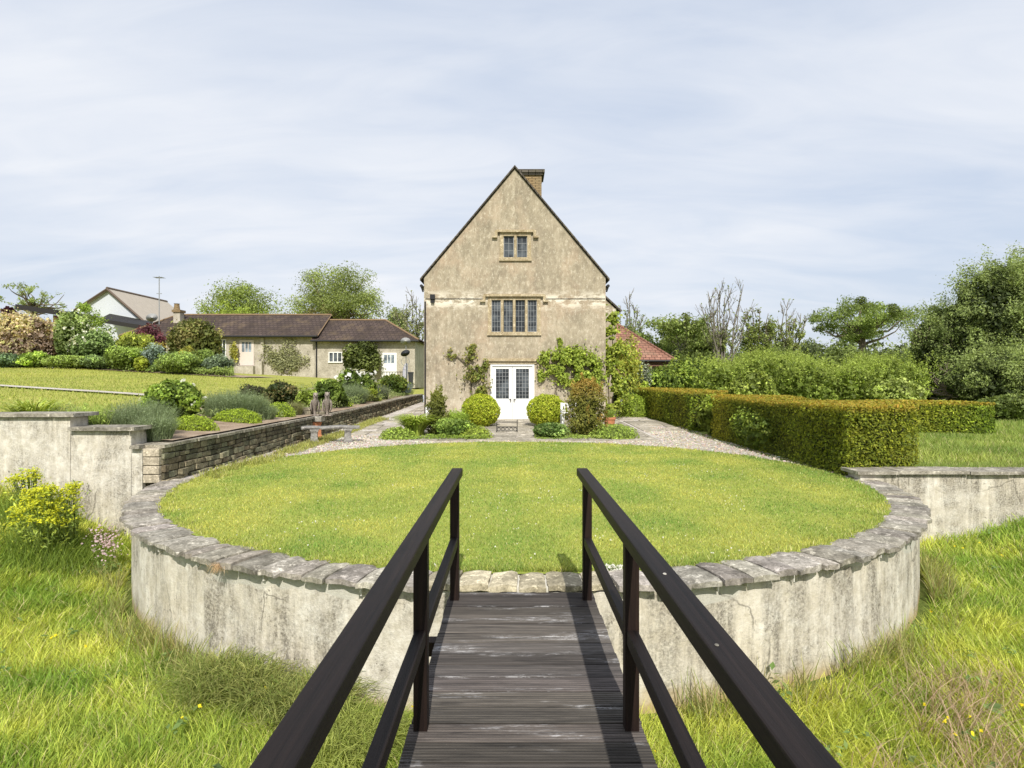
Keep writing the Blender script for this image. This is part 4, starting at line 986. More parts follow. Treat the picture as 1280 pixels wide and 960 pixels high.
ORIDGE = simple('lichened_ridge_tiles', (.22, .15, .085), .85, .25)
m = MB(); m.tube([ra, rb], .09, 6); m.tube([e[0], ra], .07, 6); m.tube([e[1], rb], .04, 6); m.build('ridge_tile', ORIDGE, c1)
m = MB(); m.tube([(xl - .4, 44.5, ZEV - .12), (xr + .3, 44.5, ZEV - .12)], .08, 6); m.build('gutter', GUTTER, c1)
gwin(c1, X(270, 45), X(283, 45), Z(446, 45), Z(424, 45), 45, 3)
PALEP = simple('pale_pinkish_paint', (.62, .55, .50), .5, .04)
gdoor(c1, X(299.5, 45), X(317.5, 45), Z(457, 45), Z(425, 45), 45, PALEP, Z(440, 45))
m = MB(); m.box(X(293, 45), X(322, 45), 44.2, 44.99, 1.6, Z(458, 45)); m.box(X(322, 45), X(330, 45), 44.6, 44.99, 1.6, Z(452, 45)); m.build('doorstep', COTT, c1)
m = MB(); m.box(X(327, 45), X(330.5, 45), 44.85, 44.995, Z(457, 45), ZEV - .2); m.build('buttress', COTT, c1)
chx = X(196, 44); m = MB(); m.box(chx - .26, chx + .26, 46.6, 47.2, 4.4, Z(391, 47)); cc = m.build('chimney', COTT, c1)
m = MB(); m.box(chx - .33, chx + .33, 46.5, 47.3, Z(391, 47), Z(388, 47)); m.lathe((chx - .12, 46.85, Z(388, 47)), [(.25, 0), (.22, .1), (.18, .45), (.22, .5)], 10); m.build('pot', BRICK, cc)
ant = thing('television_aerial', 'tall thin television aerial above the cottage chimney', 'aerial', (X(199, 46.4), 46.4, Z(412, 46.4)))
ax = X(199, 46.4); m = MB(); m.tube([(ax, 46.4, Z(412, 46.4)), (ax, 46.4, Z(345, 46.4))], .035, 6); m.build('mast', METAL, ant)
m = MB(); zt = Z(347, 46.4); m.tube([(ax - .32, 46.4, zt), (ax + .32, 46.4, zt)], .025, 5)
for k in range(6): m.tube([(ax - .3 + k * .12, 46.1, zt), (ax - .3 + k * .12, 46.7, zt)], .018, 4)
m.build('antenna', METAL, ant)
m = MB(); m.tube([(ax - .2, 46.4, Z(367, 46.4)), (ax + .2, 46.4, Z(367, 46.4))], .025, 5); m.build('cross_bar', METAL, ant)
sd = thing('satellite_dish', 'white satellite dish beside the cottage chimney', 'satellite dish', (X(190, 46.2), 46.2, Z(401, 46.2)))
def dish(root, c, r, mat, name='dish', tilt=.25, sk=0.0):
    m = MB(); n = 18
    for (a, b) in ((0, 1),):
        rings = [[(c[0] + r * q * math.cos(2 * PI * k / n), c[1] + .25 * r * q * q - tilt * r * q * math.sin(2 * PI * k / n) * -1 * .5, c[2] + r * q * (.72 * math.sin(2 * PI * k / n) + sk * math.cos(2 * PI * k / n))) for k in range(n)] for q in (.02, .4, .75, 1)]
        rings = [[(x, y - .25 * r * 1.0 * q2, z) for x, y, z in rg] for rg, q2 in zip(rings, (0, 0.3, .8, 1.3))]
        m.loft(rings); m.loft([[(x, y + .02, z) for x, y, z in rg] for rg in rings][::-1])
    return m.build(name, mat, root, smooth=True)
dish(sd, (X(190, 46.2), 46.2, Z(397, 46.2)), .45, DISHL); m = MB(); m.tube([(X(190, 46.2), 46.3, Z(412, 46.2)), (X(190, 46.2), 46.25, Z(397, 46.2))], .03, 6); m.build('bracket', METAL, sd)

c2 = thing('small_cottage', 'smaller stone cottage wing with hipped brown tiled roof next to the main house', 'cottage', (-11, 45, 1.9))
ZEV2 = Z(425, 45); xl, xr = X(394, 45) + .02, X(519, 45)
m = MB(); m.box(xl, xr, 44.9, 50, 1.0, ZEV2 - .02); m.build('wall', COTT, c2)
rz = Z(400, 47.4); e = [(X(389, 44.5), 44.5, ZEV2), (X(523, 44.5), 44.5, ZEV2), (X(523, 44.5), 50.4, ZEV2), (X(389, 44.5), 50.4, ZEV2)]; ra, rb = (X(407, 47.4), 47.45, rz), (X(482, 47.4), 47.45, rz)
m = MB(); m.poly([e[0], e[1], rb, ra]); m.poly([e[1], e[2], rb]); m.poly([e[2], e[3], ra, rb]); m.poly([e[3], e[0], ra]); m.poly([(a, b, c - .1) for a, b, c in e[::-1]]); m.box(e[0][0], e[1][0], 44.45, 44.499, ZEV2 - .12, ZEV2)
m.build('roof', BTILE, c2)
m = MB(); m.tube([ra, rb], .09, 6); m.tube([e[1], rb], .08, 6); m.tube([e[0], ra], .04, 6); m.build('ridge_tile', ORIDGE, c2)
m = MB(); m.tube([(e[0][0], 44.4, ZEV2 - .1), (e[1][0], 44.4, ZEV2 - .1)], .08, 6); m.tube([(X(395.5, 44.8), 44.8, ZEV2 - .1), (X(395.5, 44.8), 44.8, 1.5)], .05, 6); m.build('gutter', GUTTER, c2)
gwin(c2, X(411, 44.9), X(428, 44.9), Z(453, 44.9), Z(440, 44.9), 44.9, 3)
gdoor(c2, X(477, 44.9), X(496, 44.9), Z(474, 44.9), Z(441, 44.9), 44.9, WHITE, Z(454, 44.9))
# dishes on a pole, railing, bin, cloth
dp = thing('dish_pole', 'pole beside the small cottage door carrying a pale dish above a dark dish', 'satellite dishes', (X(507.5, 40), 40, 1.0))
m = MB(); m.tube([(X(507.5, 40), 40, .6), (X(507.5, 40), 40, Z(427, 40))], .03, 6); m.build('pole', METAL, dp)
dish(dp, (X(507.3, 40), 39.9, Z(426.5, 40)), .33, DISHL); dish(dp, (X(507, 40), 39.9, Z(441.5, 40)), .30, DISHD, sk=.22)
m = MB(); n_ = 20; m.tube([(X(507, 40) + .27 * math.cos(2 * PI * k / n_), 39.9, Z(452, 40) + .27 * math.sin(2 * PI * k / n_)) for k in range(n_ + 1)], .014, 4); m.build('wire_ring', METAL, dp)
rl = thing('iron_railing', 'low black iron railing in front of the white cottage door', 'railing', (X(492, 41), 41, 1.4))
xa, xb = X(480, 41), X(508, 41); zt, zb2 = Z(465, 41), Z(478, 41)
m = MB(); m.tube([(xa, 41, zt), (xb, 41, zt)], .025, 5); m.tube([(xa, 41, zb2), (xb, 41, zb2)], .02, 5); m.build('rail', IRON, rl)
m = MB()
for k in range(9): xq = xa + (xb - xa) * k / 8; m.tube([(xq, 41, zb2 - (.8 if k in (0, 8) else 0)), (xq, 41, zt)], .016, 4)
m.build('baluster', IRON, rl)
x0 = X(513.5, 40.5); m = MB(); m.loft([[(x0 - w_, 40.5 - w_, z), (x0 + w_, 40.5 - w_, z), (x0 + w_, 40.5 + w_, z), (x0 - w_, 40.5 + w_, z)] for z, w_ in ((Z(484, 40.5), .12), (Z(467, 40.5), .15), (Z(466.9, 40.5), .17), (Z(465, 40.5), .17))])
tag(m.build('wheelie_bin', BIN, origin=(x0, 40.5, Z(484, 40.5))), 'narrow charcoal bin standing right of the iron railing', 'bin')
x0 = X(506.5, 40.4); m = MB(); m.loft([[(x0 + dx + w_ * math.cos(a_ * PI / 4), 40.3 + .09 * math.sin(a_ * PI / 4), z) for a_ in range(8)] for z, w_, dx in ((Z(478, 40.4), .16, 0), (Z(470, 40.4), .17, 0), (Z(462, 40.4), .17, .02), (Z(456, 40.4), .11, .07), (Z(454, 40.4), .05, .1))])
tag(m.build('hanging_cloth', CLOTH, origin=(x0, 40.3, Z(478, 40.4)), smooth=True), 'blue and white cloth bundle hanging under the two dishes', 'cloth')

# barn
bn = thing('white_barn', 'large white gabled barn with grey sheet roof behind the cottages', 'barn', (-52.9, 86, 2))
bz0 = 1.5; ax_, az_ = X(136.5, 80), Z(363, 80); ex, ez = X(186, 80), Z(406, 80); exl = X(113, 80) - 1.5; ezl = Z(376, 80) - 1.2
m = MB(); m.poly([(exl, 80, bz0), (ex, 80, bz0), (ex, 80, ez), (ax_, 80, az_), (exl, 80, ezl)]); m.poly([(ex, 80, bz0), (ex, 93, bz0), (ex, 93, ez), (ex, 80, ez)]); m.poly([(exl, 93, bz0), (exl, 80, bz0), (exl, 80, ezl), (exl, 93, ezl)]); m.poly([(ex, 93, bz0), (exl, 93, bz0), (exl, 93, ezl), (ax_, 93, az_), (ex, 93, ez)])
m.build('wall', BARNW, bn)
m = MB()
for (xe, ze) in ((ex + .3, ez - .3), (exl - .3, ezl - .2)):
    V = [(xe, 79.6, ze), (ax_, 79.6, az_ + .05), (ax_, 93.4, az_ + .05), (xe, 93.4, ze)]; V += [(a, b, c + .2) for a, b, c in V]
    m.add(V, [(0, 1, 2, 3), (7, 6, 5, 4), (0, 4, 5, 1), (2, 6, 7, 3), (0, 3, 7, 4)])
m.build('roof', BARNR, bn)
BROWNT = simple('brown_barge_board', (.12, .09, .07), .8)
m = MB()
for a, b in (((ax_, 79.55, az_ + .1), (ex + .3, 79.55, ez - .2)), ((ax_, 79.55, az_ + .1), (exl - .3, 79.55, ezl - .1)), ((ax_, 79.5, az_ + .25), (ax_, 93.4, az_ + .25))): m.tube([a, b], .17, 4)
m.build('barge_board', BROWNT, bn)
m = MB(); V = [(X(125, 74), 74, Z(398, 74)), (X(180, 74), 74, Z(407, 74)), (X(180, 78), 79.9, Z(402, 79.9)), (X(125, 78), 79.9, Z(392, 79.9))]; V += [(a, b, c - .5) for a, b, c in V]; m.add(V, [(0, 1, 2, 3), (0, 4, 5, 1), (1, 5, 6, 2)]); m.build('lean_to_roof', DARKW, bn)
# dark shed
sh = thing('timber_shed', 'dark flat-roofed timber shelter behind the pink shrub at far left', 'shed', (X(48, 40), 40, 2.2))
m = MB(); a, b = X(19, 40), X(71.5, 40); V = [(a, 40, Z(380, 40)), (b, 40, Z(387.5, 40)), (b, 44, Z(387.5, 40)), (a, 44, Z(380, 40))]; V = [(p, q, r - .33) for p, q, r in V] + V; m.add(V, [(3, 2, 1, 0), (4, 5, 6, 7), (0, 1, 5, 4), (1, 2, 6, 5), (2, 3, 7, 6), (3, 0, 4, 7)]); m.build('roof', DARKW, sh)
m = MB(); m.box(a + .2, b - .5, 43.5, 43.7, 2, Z(389, 40)); m.build('back_wall', DARKW, sh)
for xq in (X(68.5, 40.2), X(30, 40.2)):
    m = MB(); m.box(xq - .12, xq + .12, 40.2, 40.44, 2, Z(394, 40.2)); m.build('post', REDW, sh)

# ------------------------------------------------------------------ bench, owls, pot, boot rack, white seat
be = thing('stone_bench', 'weathered grey stone bench with two block legs at the edge of the gravel', 'bench', (-4.62, 15.5, 0))
rz_ = R(16); cc, sn = math.cos(rz_), math.sin(rz_)
rings = []
for k in range(13):
    u = (k / 12 - .5) * 1.42; bow = .06 * (1 - (u / .71) ** 2); 
    pr_ = [(-.19 + bow, 0.0), (-.21 + bow, .035), (-.19 + bow, .065), (.19 + bow, .065), (.21 + bow, .035), (.19 + bow, 0)]
    sc_ = .8 if k in (0, 12) else 1
    rings.append([(-4.62 + u * cc - v * sc_ * sn, 15.5 + u * sn + v * sc_ * cc, .36 + zq + .01 * math.sin(k)) for v, zq in pr_])
m = MB(); m.loft(rings); m.build('seat', BENCHM, be)
for u in (-.40, .42):
    m = MB(); c0 = (-4.62 + u * cc, 15.5 + u * sn)
    m.loft([[(c0[0] + (p * cc - q * sn) * s1, c0[1] + (p * sn + q * cc) * s2, z) for p, q in ((-.09, -.15), (.09, -.15), (.09, .15), (-.09, .15))] for z, s1, s2 in ((0, 1.25, 1.1), (.06, 1.2, 1.05), (.10, .95, .95), (.26, .9, .9), (.33, 1.2, 1.1), (.359, 1.25, 1.1))]); m.build('leg', BENCHM, be, bevel=.01)
def owl(x, y, z, h, label, turn):
    root = thing('owl_statue', label, 'statue', (x, y, z), 'stone bird statues on the rubble wall')
    m = MB(); n = 14; fx, fy = math.sin(turn), -math.cos(turn)
    pr_ = [(.30, 0, .13, .13), (-.10, .03, .10, .10), (-.12, .10, .06, .07), (-.12, .2, .06, .08), (-.11, .3, .10, .12), (-.08, .42, .14, .15), (-.02, .55, .155, .16), (.05, .66, .135, .13), (.09, .72, .10, .10), (.12, .78, .115, .115), (.13, .86, .12, .12), (.12, .93, .09, .09), (.11, .97, .03, .03)]
    rings = []
    for i, (o, t_, a, b) in enumerate(pr_[1:]):
        a *= .8
        rings.append([(x + (fx * o) * h + a * h * math.cos(2 * PI * k / n) * (1), y + fy * o * h + b * h * math.sin(2 * PI * k / n), z + t_ * h) for k in range(n)])
    m.loft(rings); 
    tail = [[(x - fx * d * h + w_ * h * math.cos(2 * PI * k / 6), y - fy * d * h + .03 * h * math.sin(2 * PI * k / 6), z + t_ * h) for k in range(6)] for d, t_, w_ in ((.22, .02, .06), (.2, .2, .09), (.12, .4, .12))]
    m.loft(tail)
    o = m.build('body', OWLM, root, smooth=True)
    w_ = MB()
    for s in (-1, 1):
        px_, py_ = -fy * s * .16 * h, fx * s * .16 * h
        w_.loft([[(x + px_ * q + r_ * h * .35 * math.cos(2 * PI * k / 8) - fx * .05 * h, y + py_ * q + r_ * h * math.sin(2 * PI * k / 8) - fy * .05 * h, z + t_ * h) for k in range(8)] for q, t_, r_ in ((.7, .15, .03), (1, .3, .09), (1.0, .5, .09), (.8, .66, .04))])
    w_.build('wing', OWLM, root, smooth=True)
    for s in (-1, 1):
        e = MB(); ex_, ey_ = x + fx * .11 * h - fy * s * .07 * h, y + fy * .07 * h + fx * s * .07 * h
        e.lathe((ex_, ey_, z + .92 * h), [(.035 * h, 0), (.025 * h, .03 * h), (.004 * h, .055 * h)], 6); e.build('ear_tuft', OWLM, root)
    e = MB(); e.lathe((x + fx * .25 * h, y + fy * .25 * h, z + .80 * h), [(.008 * h, -.05 * h), (.03 * h, .0), (.012 * h, .03 * h)], 6); e.build('beak', IRON, root)
    for s in (-1, 1):
        e = MB(); ex_, ey_ = x + fx * .235 * h - fy * s * .05 * h, y + fy * .235 * h + fx * s * .05 * h
        e.lathe((ex_, ey_, z + .85 * h), [(.005 * h, -.025 * h), (.022 * h, 0), (.005 * h, .025 * h)], 8); e.build('eye', IRON, root)
    e = MB(); e.box(x - .18 * h, x + .2 * h, y - .16 * h, y + .16 * h, z - .0, z + .045 * h); e.build('base', OWLM, root, bevel=.008)
owl(X(394, 16.9), 16.9, .61, .66, 'stone owl statue on the wall top between the stacked dark stones and the other owl', R(25))
owl(X(409, 16.8), 16.8, .61, .68, 'stone owl statue standing directly over the terracotta pier', R(15))
st = MB(); st.obox((X(383, 17.0), 17.0, .68), (.16, .14, .06)); st.obox((X(380, 17.0), 17.0, .79), (.20, .16, .04), .1); st.obox((X(401, 17.1), 17.15, .66), (.14, .12, .05), .2)
tag(st.build('stacked_stone', RUBBLE, origin=(X(383, 17), 17, .62), bevel=.01), 'low stack of dark flat stones beside the owl statues', 'stones')
pt = thing('terracotta_pot', 'terracotta plant pot with grassy plant right of the orange-tipped yew', 'plant pot', (X(762, 19.2), 19.2, .08))
m = MB(); pz = float(H_te(0, 19.2)) + .02; m.lathe((X(762, 19.2), 19.2, pz), [(.13, 0), (.15, .05), (.175, .28), (.20, .285), (.20, .35), (.17, .352), (.16, .30)], 20); m.build('pot', TERRA, pt, smooth=False)
m = MB(); n = 260; a = RNG.random(n) * 6.28; b = np.stack([X(762, 19.2) + .1 * np.cos(a) * RNG.random(n), 19.2 + .1 * np.sin(a), np.full(n, pz + .3)], 1)
add_blades(m, b, a, .25 + .2 * RNG.random(n), np.full(n, .012), .2 + .5 * RNG.random(n), jit((.2, .28, .05), n), 3, droop=.2); m.build('foliage', LEAF, pt)
bs = thing('iron_boot_rack', 'small black iron boot rack on the paving in front of the white doors', 'boot rack', (X(633, 18.2), 18.2, .05))
y_ = 18.2; z_ = float(H_te(0, y_)) + .022; xa, xb = X(621, y_), X(646.5, y_)
for xq, hh in ((xa, .30), (xb, .36)):
    m = MB(); m.tube([(xq, y_, z_), (xq, y_, z_ + hh)], .013, 6); m.tube([(xq, y_ - .15, z_ + .015), (xq, y_ + .15, z_ + .015)], .012, 5); m.tube([(xq, y_ - .15, z_), (xq, y_, z_ + .16), (xq, y_ + .15, z_)], .01, 5); m.build('upright', IRON, bs)
m = MB()
for zq in (.29, .14): m.tube([(xa, y_, z_ + zq), (xb, y_, z_ + zq)], .012, 5)
m.build('bar', IRON, bs)
m = MB()
for k in range(5):
    xc_ = xa + (xb - xa) * (k + .5) / 5; m.tube([(xc_ + .05 * math.cos(q * PI / 5), y_, z_ + .07 + .05 * math.sin(q * PI / 5)) for q in range(11)], .008, 4)
m.build('scroll', IRON, bs)
ws = thing('white_garden_seat', 'white painted garden seat half hidden between the lime ball and the yew', 'garden seat', (X(716, 18.6), 18.6, .06))
y_ = 18.6; z_ = float(H_te(0, y_)) + .02; xa, xb = X(703.5, y_), X(738, y_)
for xq in (xa, xb):
    m = MB(); m.box(xq - .035, xq + .035, y_ + .4, y_ + .47, z_, z_ + .83); m.box(xq - .035, xq + .035, y_ - .12, y_ - .05, z_, z_ + .6); m.box(xq - .04, xq + .04, y_ - .14, y_ + .399, z_ + .601, z_ + .64); m.build('leg', WHITE, ws)
m = MB(); m.box(xa - .03, xb + .03, y_ - .1, y_ + .39, z_ + .38, z_ + .42); m.build('seat', WHITE, ws)
m = MB(); m.box(xa + .036, xb - .036, y_ + .42, y_ + .46, z_ + .72, z_ + .82); m.box(xa + .036, xb - .036, y_ + .42, y_ + .46, z_ + .48, z_ + .53)
for k in range(7): xq = xa + .1 + (xb - xa - .2) * k / 6; m.box(xq - .02, xq + .02, y_ + .425, y_ + .455, z_ + .531, z_ + .719)
m.build('backrest', WHITE, ws)

# ------------------------------------------------------------------ hedges
def hedge(label, x0, x1, y0, y1, z0, z1, n, leaf, seed, mats=None):
    rng = np.random.default_rng(seed); m = MB()
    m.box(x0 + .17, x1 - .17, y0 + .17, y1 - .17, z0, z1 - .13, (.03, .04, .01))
    A = {'f': (x1 - x0) * (z1 - z0) * 1.6, 'b': (x1 - x0) * (z1 - z0) * .3, 'l': (y1 - y0) * (z1 - z0), 'r': (y1 - y0) * (z1 - z0) * .6, 't': (x1 - x0) * (y1 - y0)}
    if x1 - x0 > y1 - y0: A['t'] *= .8
    tot = sum(A.values())
    for f, ar in A.items():
        k = int(n * ar / tot); u = rng.random(k); v = rng.random(k)
        dep = rng.random(k) ** 2 * .15
        if f == 't': P = np.stack([x0 + (x1 - x0) * u, y0 + (y1 - y0) * v, z1 - dep], 1); N = (0, 0, 1); nz = fnoise(P[:, 0] * 1.3, P[:, 1] * 1.3, seed); P[:, 2] += .05 * (nz - .5)
        elif f in 'fb':
            P = np.stack([x0 + (x1 - x0) * u, np.full(k, y0 if f == 'f' else y1) + (dep if f == 'f' else -dep), z0 + (z1 - z0) * v], 1); N = (0, -1 if f == 'f' else 1, .1); nz = fnoise(P[:, 0] * 3, P[:, 2] * 3, seed); P[:, 1] += (.09 if f == 'f' else -.09) * (nz - .5)
        else:
            P = np.stack([np.full(k, x0 if f == 'l' else x1) + (dep if f == 'l' else -dep), y0 + (y1 - y0) * u, z0 + (z1 - z0) * v], 1); N = (-1 if f == 'l' else 1, 0, .1); nz = fnoise(P[:, 1] * 1.6, P[:, 2] * 3, seed); P[:, 0] += (.14 if f == 'l' else -.14) * (nz - .5)
        hfr = (P[:, 2] - z0) / (z1 - z0); new = np.clip(sst(.87, 1.0, hfr) * (1.1 if f != 't' else 1) + .10 * (nz > .62), 0, 1) * rng.random(k) ** .6
        ca = jit((.088, .122, .012), k, .40, rng, (.215, .235, .02)); cb_ = jit((.36, .21, .03), k, .2, rng, (.30, .29, .04))
        big = fnoise(P[:, 0] * .9 + P[:, 1] * .55, P[:, 2] * .5 + P[:, 1] * .2, seed + 9)
        ca = ca * (.65 + .8 * big[:, None]); ca[:, 0] *= .75 + .5 * vnoise(P[:, 1] * .6 + P[:, 0] * .4, P[:, 2] * .3, seed + 4)
        P += np.array(N)[None, :] * ((big - .5) * .16)[:, None]
        C = ca * (1 - new[:, None]) + cb_ * new[:, None]
        add_leaves(m, P, np.tile(N, (k, 1)) + np.array([0, -.1, .2]), leaf, np.clip(C, .004, .9), .45, rng, flop=.7)
    return tag(m.build('clipped_hedge', LEAF, origin=((x0 + x1) / 2, (y0 + y1) / 2, z0)), label, 'hedge', 'clipped yew hedges right of the gravel')
hedge('clipped yew hedge block nearest the white boundary wall, large square end facing the bridge', 5.5, 6.68, 9.98, 16.7, .0, 1.18, 60000, .05, 61)
hedge('clipped yew hedge block farther back where the gravel meets the dome bush', 5.42, 6.6, 18.5, 27, .05, 1.26, 26000, .07, 62)
hedge('long low clipped yew hedge running right across the field behind the nearest block', 6.75, 13.7, 17.2, 18.5, .0, .96, 30000, .075, 63)
bush('creeper_bush', 'bright green self-sown bush filling the gap between the two yew hedge blocks', 5.85, 17.5, 0, 1.2, 1.2, (.20, .27, .035), (.27, .33, .05), 3200, .09, 12, seed=70)
bush('ivy_patch', 'light green creeper climbing the gravel side of the nearest yew hedge', 5.50, 14.0, 0, .30, .95, (.16, .24, .035), (.27, .33, .05), 1500, .06, 16, dep=2.6, seed=71)

# ------------------------------------------------------------------ plants: helper by photo column
LIME = (.26, .345, .025); LIME2 = (.37, .40, .04); GREY = (.13, .175, .075); GREY2 = (.21, .265, .13); MID = (.12, .19, .03); MID2 = (.20, .27, .045); DARKG = (.055, .085, .02); DARKG2 = (.10, .13, .03)
def pl(name, label, px, top, wpx, y, H, **k):
    if k.get('group') == 'plants in the bed above the dark rubble wall' and px > 200:
        if px > 412: wpx *= 1.3; top -= 5
        y = max(y, (-WALL_X + .30) * F / (640 - px - wpx * .40))
    x = X(px, y); z = float(H(x, y)); return bush(name, label, x, y, z, wpx / F * y, max(.12, Z(top, y) - z), **k)
G = 'plants in the bed above the dark rubble wall'
U = H_up
pl('day_lily_clump', 'arching yellow-green lily clump just behind the highest step of the stepped wall', 42, 497, 75, 10.3, U, col=(.24, .33, .05), col2=(.34, .40, .08), n=260, leaf=.03, style='strap', seed=1, cat='plant', group=G)
pl('grey_foliage_plant', 'small grey-green tuft between the lily clump and the iris clump', 80, 500, 34, 10.4, U, col=GREY, col2=GREY2, n=500, leaf=.012, style='spiky', seed=2, cat='plant', group=G)
pl('iris_clump', 'upright light green iris clump behind the middle step of the stepped wall', 116, 497, 55, 10.2, U, col=(.24, .34, .06), col2=(.32, .40, .10), n=340, leaf=.022, style='spiky', seed=3, cat='plant', group=G)
pl('lavender_bush', 'broad grey-green lavender mound at the corner of the stepped wall', 176, 496, 88, 10.5, U, col=GREY, col2=GREY2, n=3200, leaf=.012, style='spiky', seed=4, cat='shrub', group=G, dep=1.0)
pl('lavender_bush', 'grey-green lavender mound spilling over the lowest wall step', 195, 512, 50, 9.95, U, col=GREY, col2=GREY2, n=1500, leaf=.012, style='spiky', seed=5, cat='shrub', group=G, dep=.5)
pl('peony_bush', 'leafy green peony bush with white buds rising behind the lavender', 216, 475, 72, 12.6, U, col=(.15, .24, .035), col2=(.27, .36, .06), n=5200, leaf=.075, lumps=22, lr=.3, seed=6, cat='shrub', group=G, flowers=((.52, .54, .42), 9, .06))
pl('cushion_plant', 'bright lime cushion nearest the corner of the rubble wall', 240, 519, 64, 11.2, U, col=LIME, col2=(.26, .36, .04), n=5000, leaf=.03, style='dome', seed=7, cat='plant', group=G, dep=.65)
pl('cushion_plant', 'bright lime cushion in the middle, in front of the big lavender', 296, 511, 60, 12.7, U, col=(.26, .36, .04), col2=LIME, n=5000, leaf=.035, style='dome', seed=8, cat='plant', group=G, dep=.7)
pl('cushion_plant', 'bright lime cushion farthest back, left of the owl statues', 349, 503, 38, 14.6, U, col=(.24, .34, .04), col2=LIME, n=3600, leaf=.035, style='dome', seed=9, cat='plant', group=G, dep=.9)
pl('lavender_bush', 'largest grey-green lavender mound behind the middle lime cushion', 293, 484, 92, 14.4, U, col=GREY, col2=GREY2, n=4200, leaf=.015, style='spiky', seed=10, cat='shrub', group=G, dep=1.1)
pl('lavender_bush', 'narrow lavender mound touching the right end of the middle lime cushion', 330, 502, 30, 13.3, U, col=GREY, col2=GREY2, n=1400, leaf=.013, style='spiky', seed=11, cat='shrub', group=G, dep=.6)
pl('dark_shrub', 'dark rounded shrub behind the farthest lime cushion', 351, 476, 44, 18.5, U, col=DARKG, col2=(.16, .13, .05), n=3000, leaf=.07, lumps=16, seed=12, cat='shrub', group=G)
pl('dark_shrub', 'small dark brownish shrub left of the dark rounded one', 315, 481, 34, 19.5, U, col=(.10, .10, .05), col2=DARKG, n=1400, leaf=.07, seed=13, cat='shrub', group=G)
pl('brown_sedge', 'small brownish-green tuft right beside the stacked stones', 368, 498, 22, 15.8, U, col=(.13, .12, .05), col2=(.18, .2, .06), n=600, leaf=.012, style='spiky', seed=14, cat='plant', group=G)
pl('leafy_perennial', 'tall fresh green perennial behind the left owl statue', 384, 487, 28, 18.2, U, col=(.24, .32, .05), n=1100, leaf=.08, seed=15, cat='plant', group=G)
pl('leafy_perennial', 'tall leafy green perennial behind the right owl statue', 411, 474, 46, 20.5, U, col=MID, col2=MID2, n=2500, leaf=.09, seed=16, cat='plant', group=G)
pl('lavender_bush', 'grey-green lavender just right of the owl statues', 436, 481, 44, 19.2, U, col=GREY, col2=GREY2, n=2200, leaf=.018, style='spiky', seed=17, cat='shrub', group=G)
pl('dark_shrub', 'low dark green shrub at the feet of the right owl statue', 424, 497, 20, 17.8, U, col=DARKG, col2=MID, n=900, leaf=.05, seed=18, cat='shrub', group=G)
pl('lime_perennial', 'low lime green plant on the wall edge right of the terracotta pier', 425, 506, 28, 17.3, U, col=LIME, n=900, leaf=.04, style='dome', seed=19, cat='plant', group=G, dep=.4)
pl('white_peony_bush', 'green bush with large white blooms in front of the small cottage', 437, 467, 26, 25, U, col=MID, col2=MID2, n=1300, leaf=.12, seed=20, cat='shrub', group=G, flowers=((.56, .58, .5), 11, .2))
pl('white_peony_bush', 'second white-flowered bush, closer to the cottage railing', 456, 470, 24, 26, U, col=MID, col2=MID2, n=1100, leaf=.12, seed=21, cat='shrub', group=G, flowers=((.56, .58, .5), 8, .2))
pl('lime_perennial', 'yellow-green perennial right of the owls in front of the second lavender', 452, 487, 34, 21, U, col=(.26, .32, .05), col2=LIME, n=1300, leaf=.07, seed=22, cat='plant', group=G)
pl('lavender_bush', 'dusky grey lavender halfway between the owls and the house corner', 468, 483, 34, 23, U, col=GREY, col2=(.12, .13, .09), n=1500, leaf=.02, style='spiky', seed=23, cat='shrub', group=G)
pl('lavender_bush', 'wide bluish lavender mound nearest the house corner', 492, 480, 46, 26, U, col=(.12, .17, .12), col2=(.2, .23, .2), n=2200, leaf=.022, style='spiky', seed=24, cat='shrub', group=G)
pl('leafy_perennial', 'fresh green clump under the iron railing', 490, 473, 36, 31, U, col=MID, col2=(.26, .3, .05), n=1300, leaf=.12, seed=25, cat='plant', group=G)
pl('lime_perennial', 'small pale green plant on the wall edge before the dusky lavender', 462, 498, 26, 21.5, U, col=(.28, .34, .06), n=800, leaf=.05, style='dome', seed=26, cat='plant', group=G, dep=.4)

T = H_te; G = 'plants in front of the house'
pl('lime_box_ball', 'clipped lime-yellow ball bush left of the white doors', 601, 494, 46, 20, T, col=LIME, col2=LIME2, n=9000, leaf=.055, style='ball', seed=30, cat='topiary', group=G)
pl('lime_box_ball', 'clipped lime-yellow ball bush right of the white doors', 683, 494, 48, 20, T, col=LIME, col2=LIME2, n=9000, leaf=.055, style='ball', seed=31, cat='topiary', group=G)
pl('clipped_dome_bush', 'clipped green dome bush beside the farther yew hedge block', 793, 494, 42, 24.8, T, col=(.28, .38, .045), col2=(.2, .28, .03), n=7000, leaf=.055, style='dome', seed=32, cat='topiary', group=G)
pl('leafy_mound', 'light green ground-hugging mound at the lawn corner by the left path', 497, 534, 46, 16.6, T, col=(.27, .37, .06), col2=MID2, n=2200, leaf=.06, style='dome', seed=33, cat='plant', group=G)
pl('day_lily_clump', 'bright green strap-leaved clump left of the slim dark conifer', 520, 516, 48, 17.3, T, col=(.22, .32, .04), col2=(.32, .38, .07), n=620, leaf=.035, style='strap', seed=34, cat='plant', group=G)
pl('leafy_mound', 'soft green geranium mound right of the slim dark conifer', 568, 523, 56, 16.9, T, col=(.17, .27, .045), col2=(.28, .37, .07), n=4600, leaf=.06, lumps=18, seed=35, cat='plant', group=G)
pl('leafy_mound', 'low light green mound spreading towards the paving left of centre', 594, 532, 44, 16.7, T, col=(.28, .36, .05), n=2000, leaf=.05, style='dome', seed=36, cat='plant', group=G)
